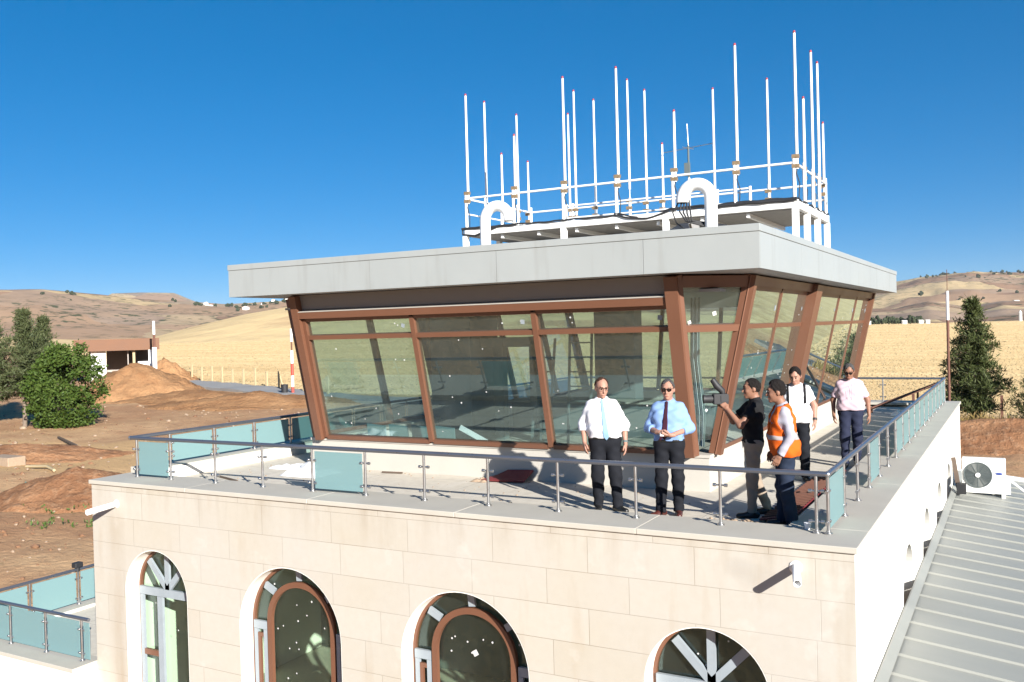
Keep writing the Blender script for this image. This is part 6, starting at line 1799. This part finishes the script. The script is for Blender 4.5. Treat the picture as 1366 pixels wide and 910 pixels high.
def P_vest():
    p = Person('man in orange high visibility vest over pale grey shirt, seen from the side', (-.95, 1.18, 0), -68, 1.75, girth=1.04, yaw=-4, pitch=8, skin='skin_dark', lean=(0, -.07), headshift=(0, -.035, -.005),
        pose={'elbL': (.255, .03, 1.14), 'wrL': (.235, -.10, .90), 'elbR': (-.25, .02, 1.14), 'wrR': (-.22, -.10, .90), 'ankL': (.11, .05, .085), 'ankR': (-.12, -.02, .085)})
    p.foot = {'L': 5, 'R': -10}
    p.body({'L': dict(curl=.4), 'R': dict(curl=.4)})
    p.shirt('shirt_grey', 1.95, .90, .016, .02, ph=2.2, rs=(.059, .056, .044))
    p.trousers('jeans', (.108, .086, .072), .98, .04, .014, ph=4.0, belly=.02); p.shoes('shoe_black')
    def vf(P, inf=.036):
        x, y, z = P
        d = p.torso(P, inf, .025); d = smin(d, d_cone(P, (-.095, -.0, .98), (.095, .0, .98), .128 + inf, .128 + inf), .06)
        d = np.maximum(d, np.maximum(.875 - z, z - (1.50 + (y - .02)*.25)))
        for sd in 'LR':
            sh = np.array(p.J['sh' + sd]); sx = 1 if sd == 'L' else -1
            d = np.maximum(d, -d_cone(P, sh + (sx*.02, 0, -.16), sh + (sx*.10, 0, .02), .085, .095))
        d = np.maximum(d, -(np.maximum(np.abs(x) - (.02 + np.maximum(0, z - 1.15)*.28), y + .03)))
        return d
    p.mesh('vest', lambda P: np.maximum(vf(P), -p.torso(P, .012, .02)) + p.wrinkle(P, .004, .8, .5), (p.lo[0], p.lo[1] - .05, .84), (p.hi[0], p.hi[1] + .05, 1.56), 'vest')
    p.mesh('reflective_band', lambda P: np.maximum(np.maximum(vf(P, .041), np.abs(P[2] - 1.105) - .026), -p.torso(P, .02, .02)) + p.wrinkle(P, .004, .8, .5), (p.lo[0], p.lo[1] - .05, 1.05), (p.hi[0], p.hi[1] + .05, 1.16), 'reflect')
    p.hair('hair_dark', front=-.046, thick=.009, top=.012); p.face('hair_dark')
def P_whitetee():
    p = Person('man in plain white t-shirt with black backpack straps, head bowed, behind the vested man', (-1.52, 4.55, 0), 14, 1.76, girth=.98, yaw=-14, pitch=24, headshift=(0, -.02, -.01), lean=(0, -.02),
        pose={'elbL': (.27, .03, 1.15), 'wrL': (.265, -.06, .93)})
    p.body({'L': dict(curl=.35), 'R': dict(curl=.35)})
    p.shirt('shirt_white', .66, .90, .022, .015, cuff=False, ph=3.0, rs=(.061, .066, .05), collar=False, slack=.01)
    p.trousers('trouser_black', (.102, .080, .066), .98, .05, .01, ph=1.4); p.shoes('shoe_black')
    p.hair('hair_dark', front=-.050, thick=.010, top=.008); p.face('hair_dark')
    def st(P):
        x, y, z = P
        d = np.maximum(p.torso(P, .034, .015), -p.torso(P, .012, .015)); d = np.maximum(d, np.abs(np.abs(x) - .125) - .018)
        return np.maximum(d, 1.20 - z)
    p.mesh('backpack_strap', st, (p.lo[0], p.lo[1], 1.18), (p.hi[0], p.hi[1], 1.55), 'tee_black', .009)
    p.mesh('backpack', lambda P: np.maximum(np.abs(P[0]) - .14, np.maximum(np.abs(P[1] - .21) - .07, np.abs(P[2] - 1.22) - .20)) - .02, (-.2, .1, .95), (.2, .34, 1.48), 'tee_black', .012)
    p.ring('watch', 'L', .88, .034, .018, 'blackrubber')
def P_pink():
    p = Person('man in pink checked short sleeved shirt and navy trousers, walking with bowed head', (-.99, 6.25, 0), 10, 1.74, girth=1.0, yaw=-4, pitch=24, skin='skin_tan', headshift=(0, -.025, -.01), lean=(-.02, -.02),
        pose={'elbL': (.275, .03, 1.13), 'wrL': (.29, -.04, .88), 'elbR': (-.275, .04, 1.13), 'wrR': (-.27, -.02, .88), 'ankL': (.09, .10, .10), 'kneeL': (.10, -.03, .50), 'ankR': (-.10, -.10, .085), 'kneeR': (-.10, -.07, .50)})
    p.body({'L': dict(curl=.4), 'R': dict(curl=.4)})
    p.shirt('pink', .80, .965, .020, .03, cuff=False, ph=5.0, rs=(.061, .070, .05), slack=.004)
    p.trousers('navy', (.108, .080, .060), 1.0, .06, .014, ph=2.7, belly=.02); p.belt(belly=.03, inf=.018, z=.975); p.shoes('shoe_black')
    p.hair('hair_grey', front=-.046, thick=.009); p.face('hair_grey')
    p.glasses('lens_dark')
    m = MB(); m.tube([(-.05, -.165, 1.30), (-.05, -.175, 1.12)], .0022, 5); m.tube([(.02, -.165, 1.40), (.02, -.18, 1.14)], .0022, 5); m.tube([(-.05, -.175, 1.12), (.09, -.172, 1.12)], .002, 5); m.build('lanyard', M['column'], p.root, local=True)
for f_ in (P_man_white, P_man_blue, P_camera, P_vest, P_whitetee, P_pink): f_()
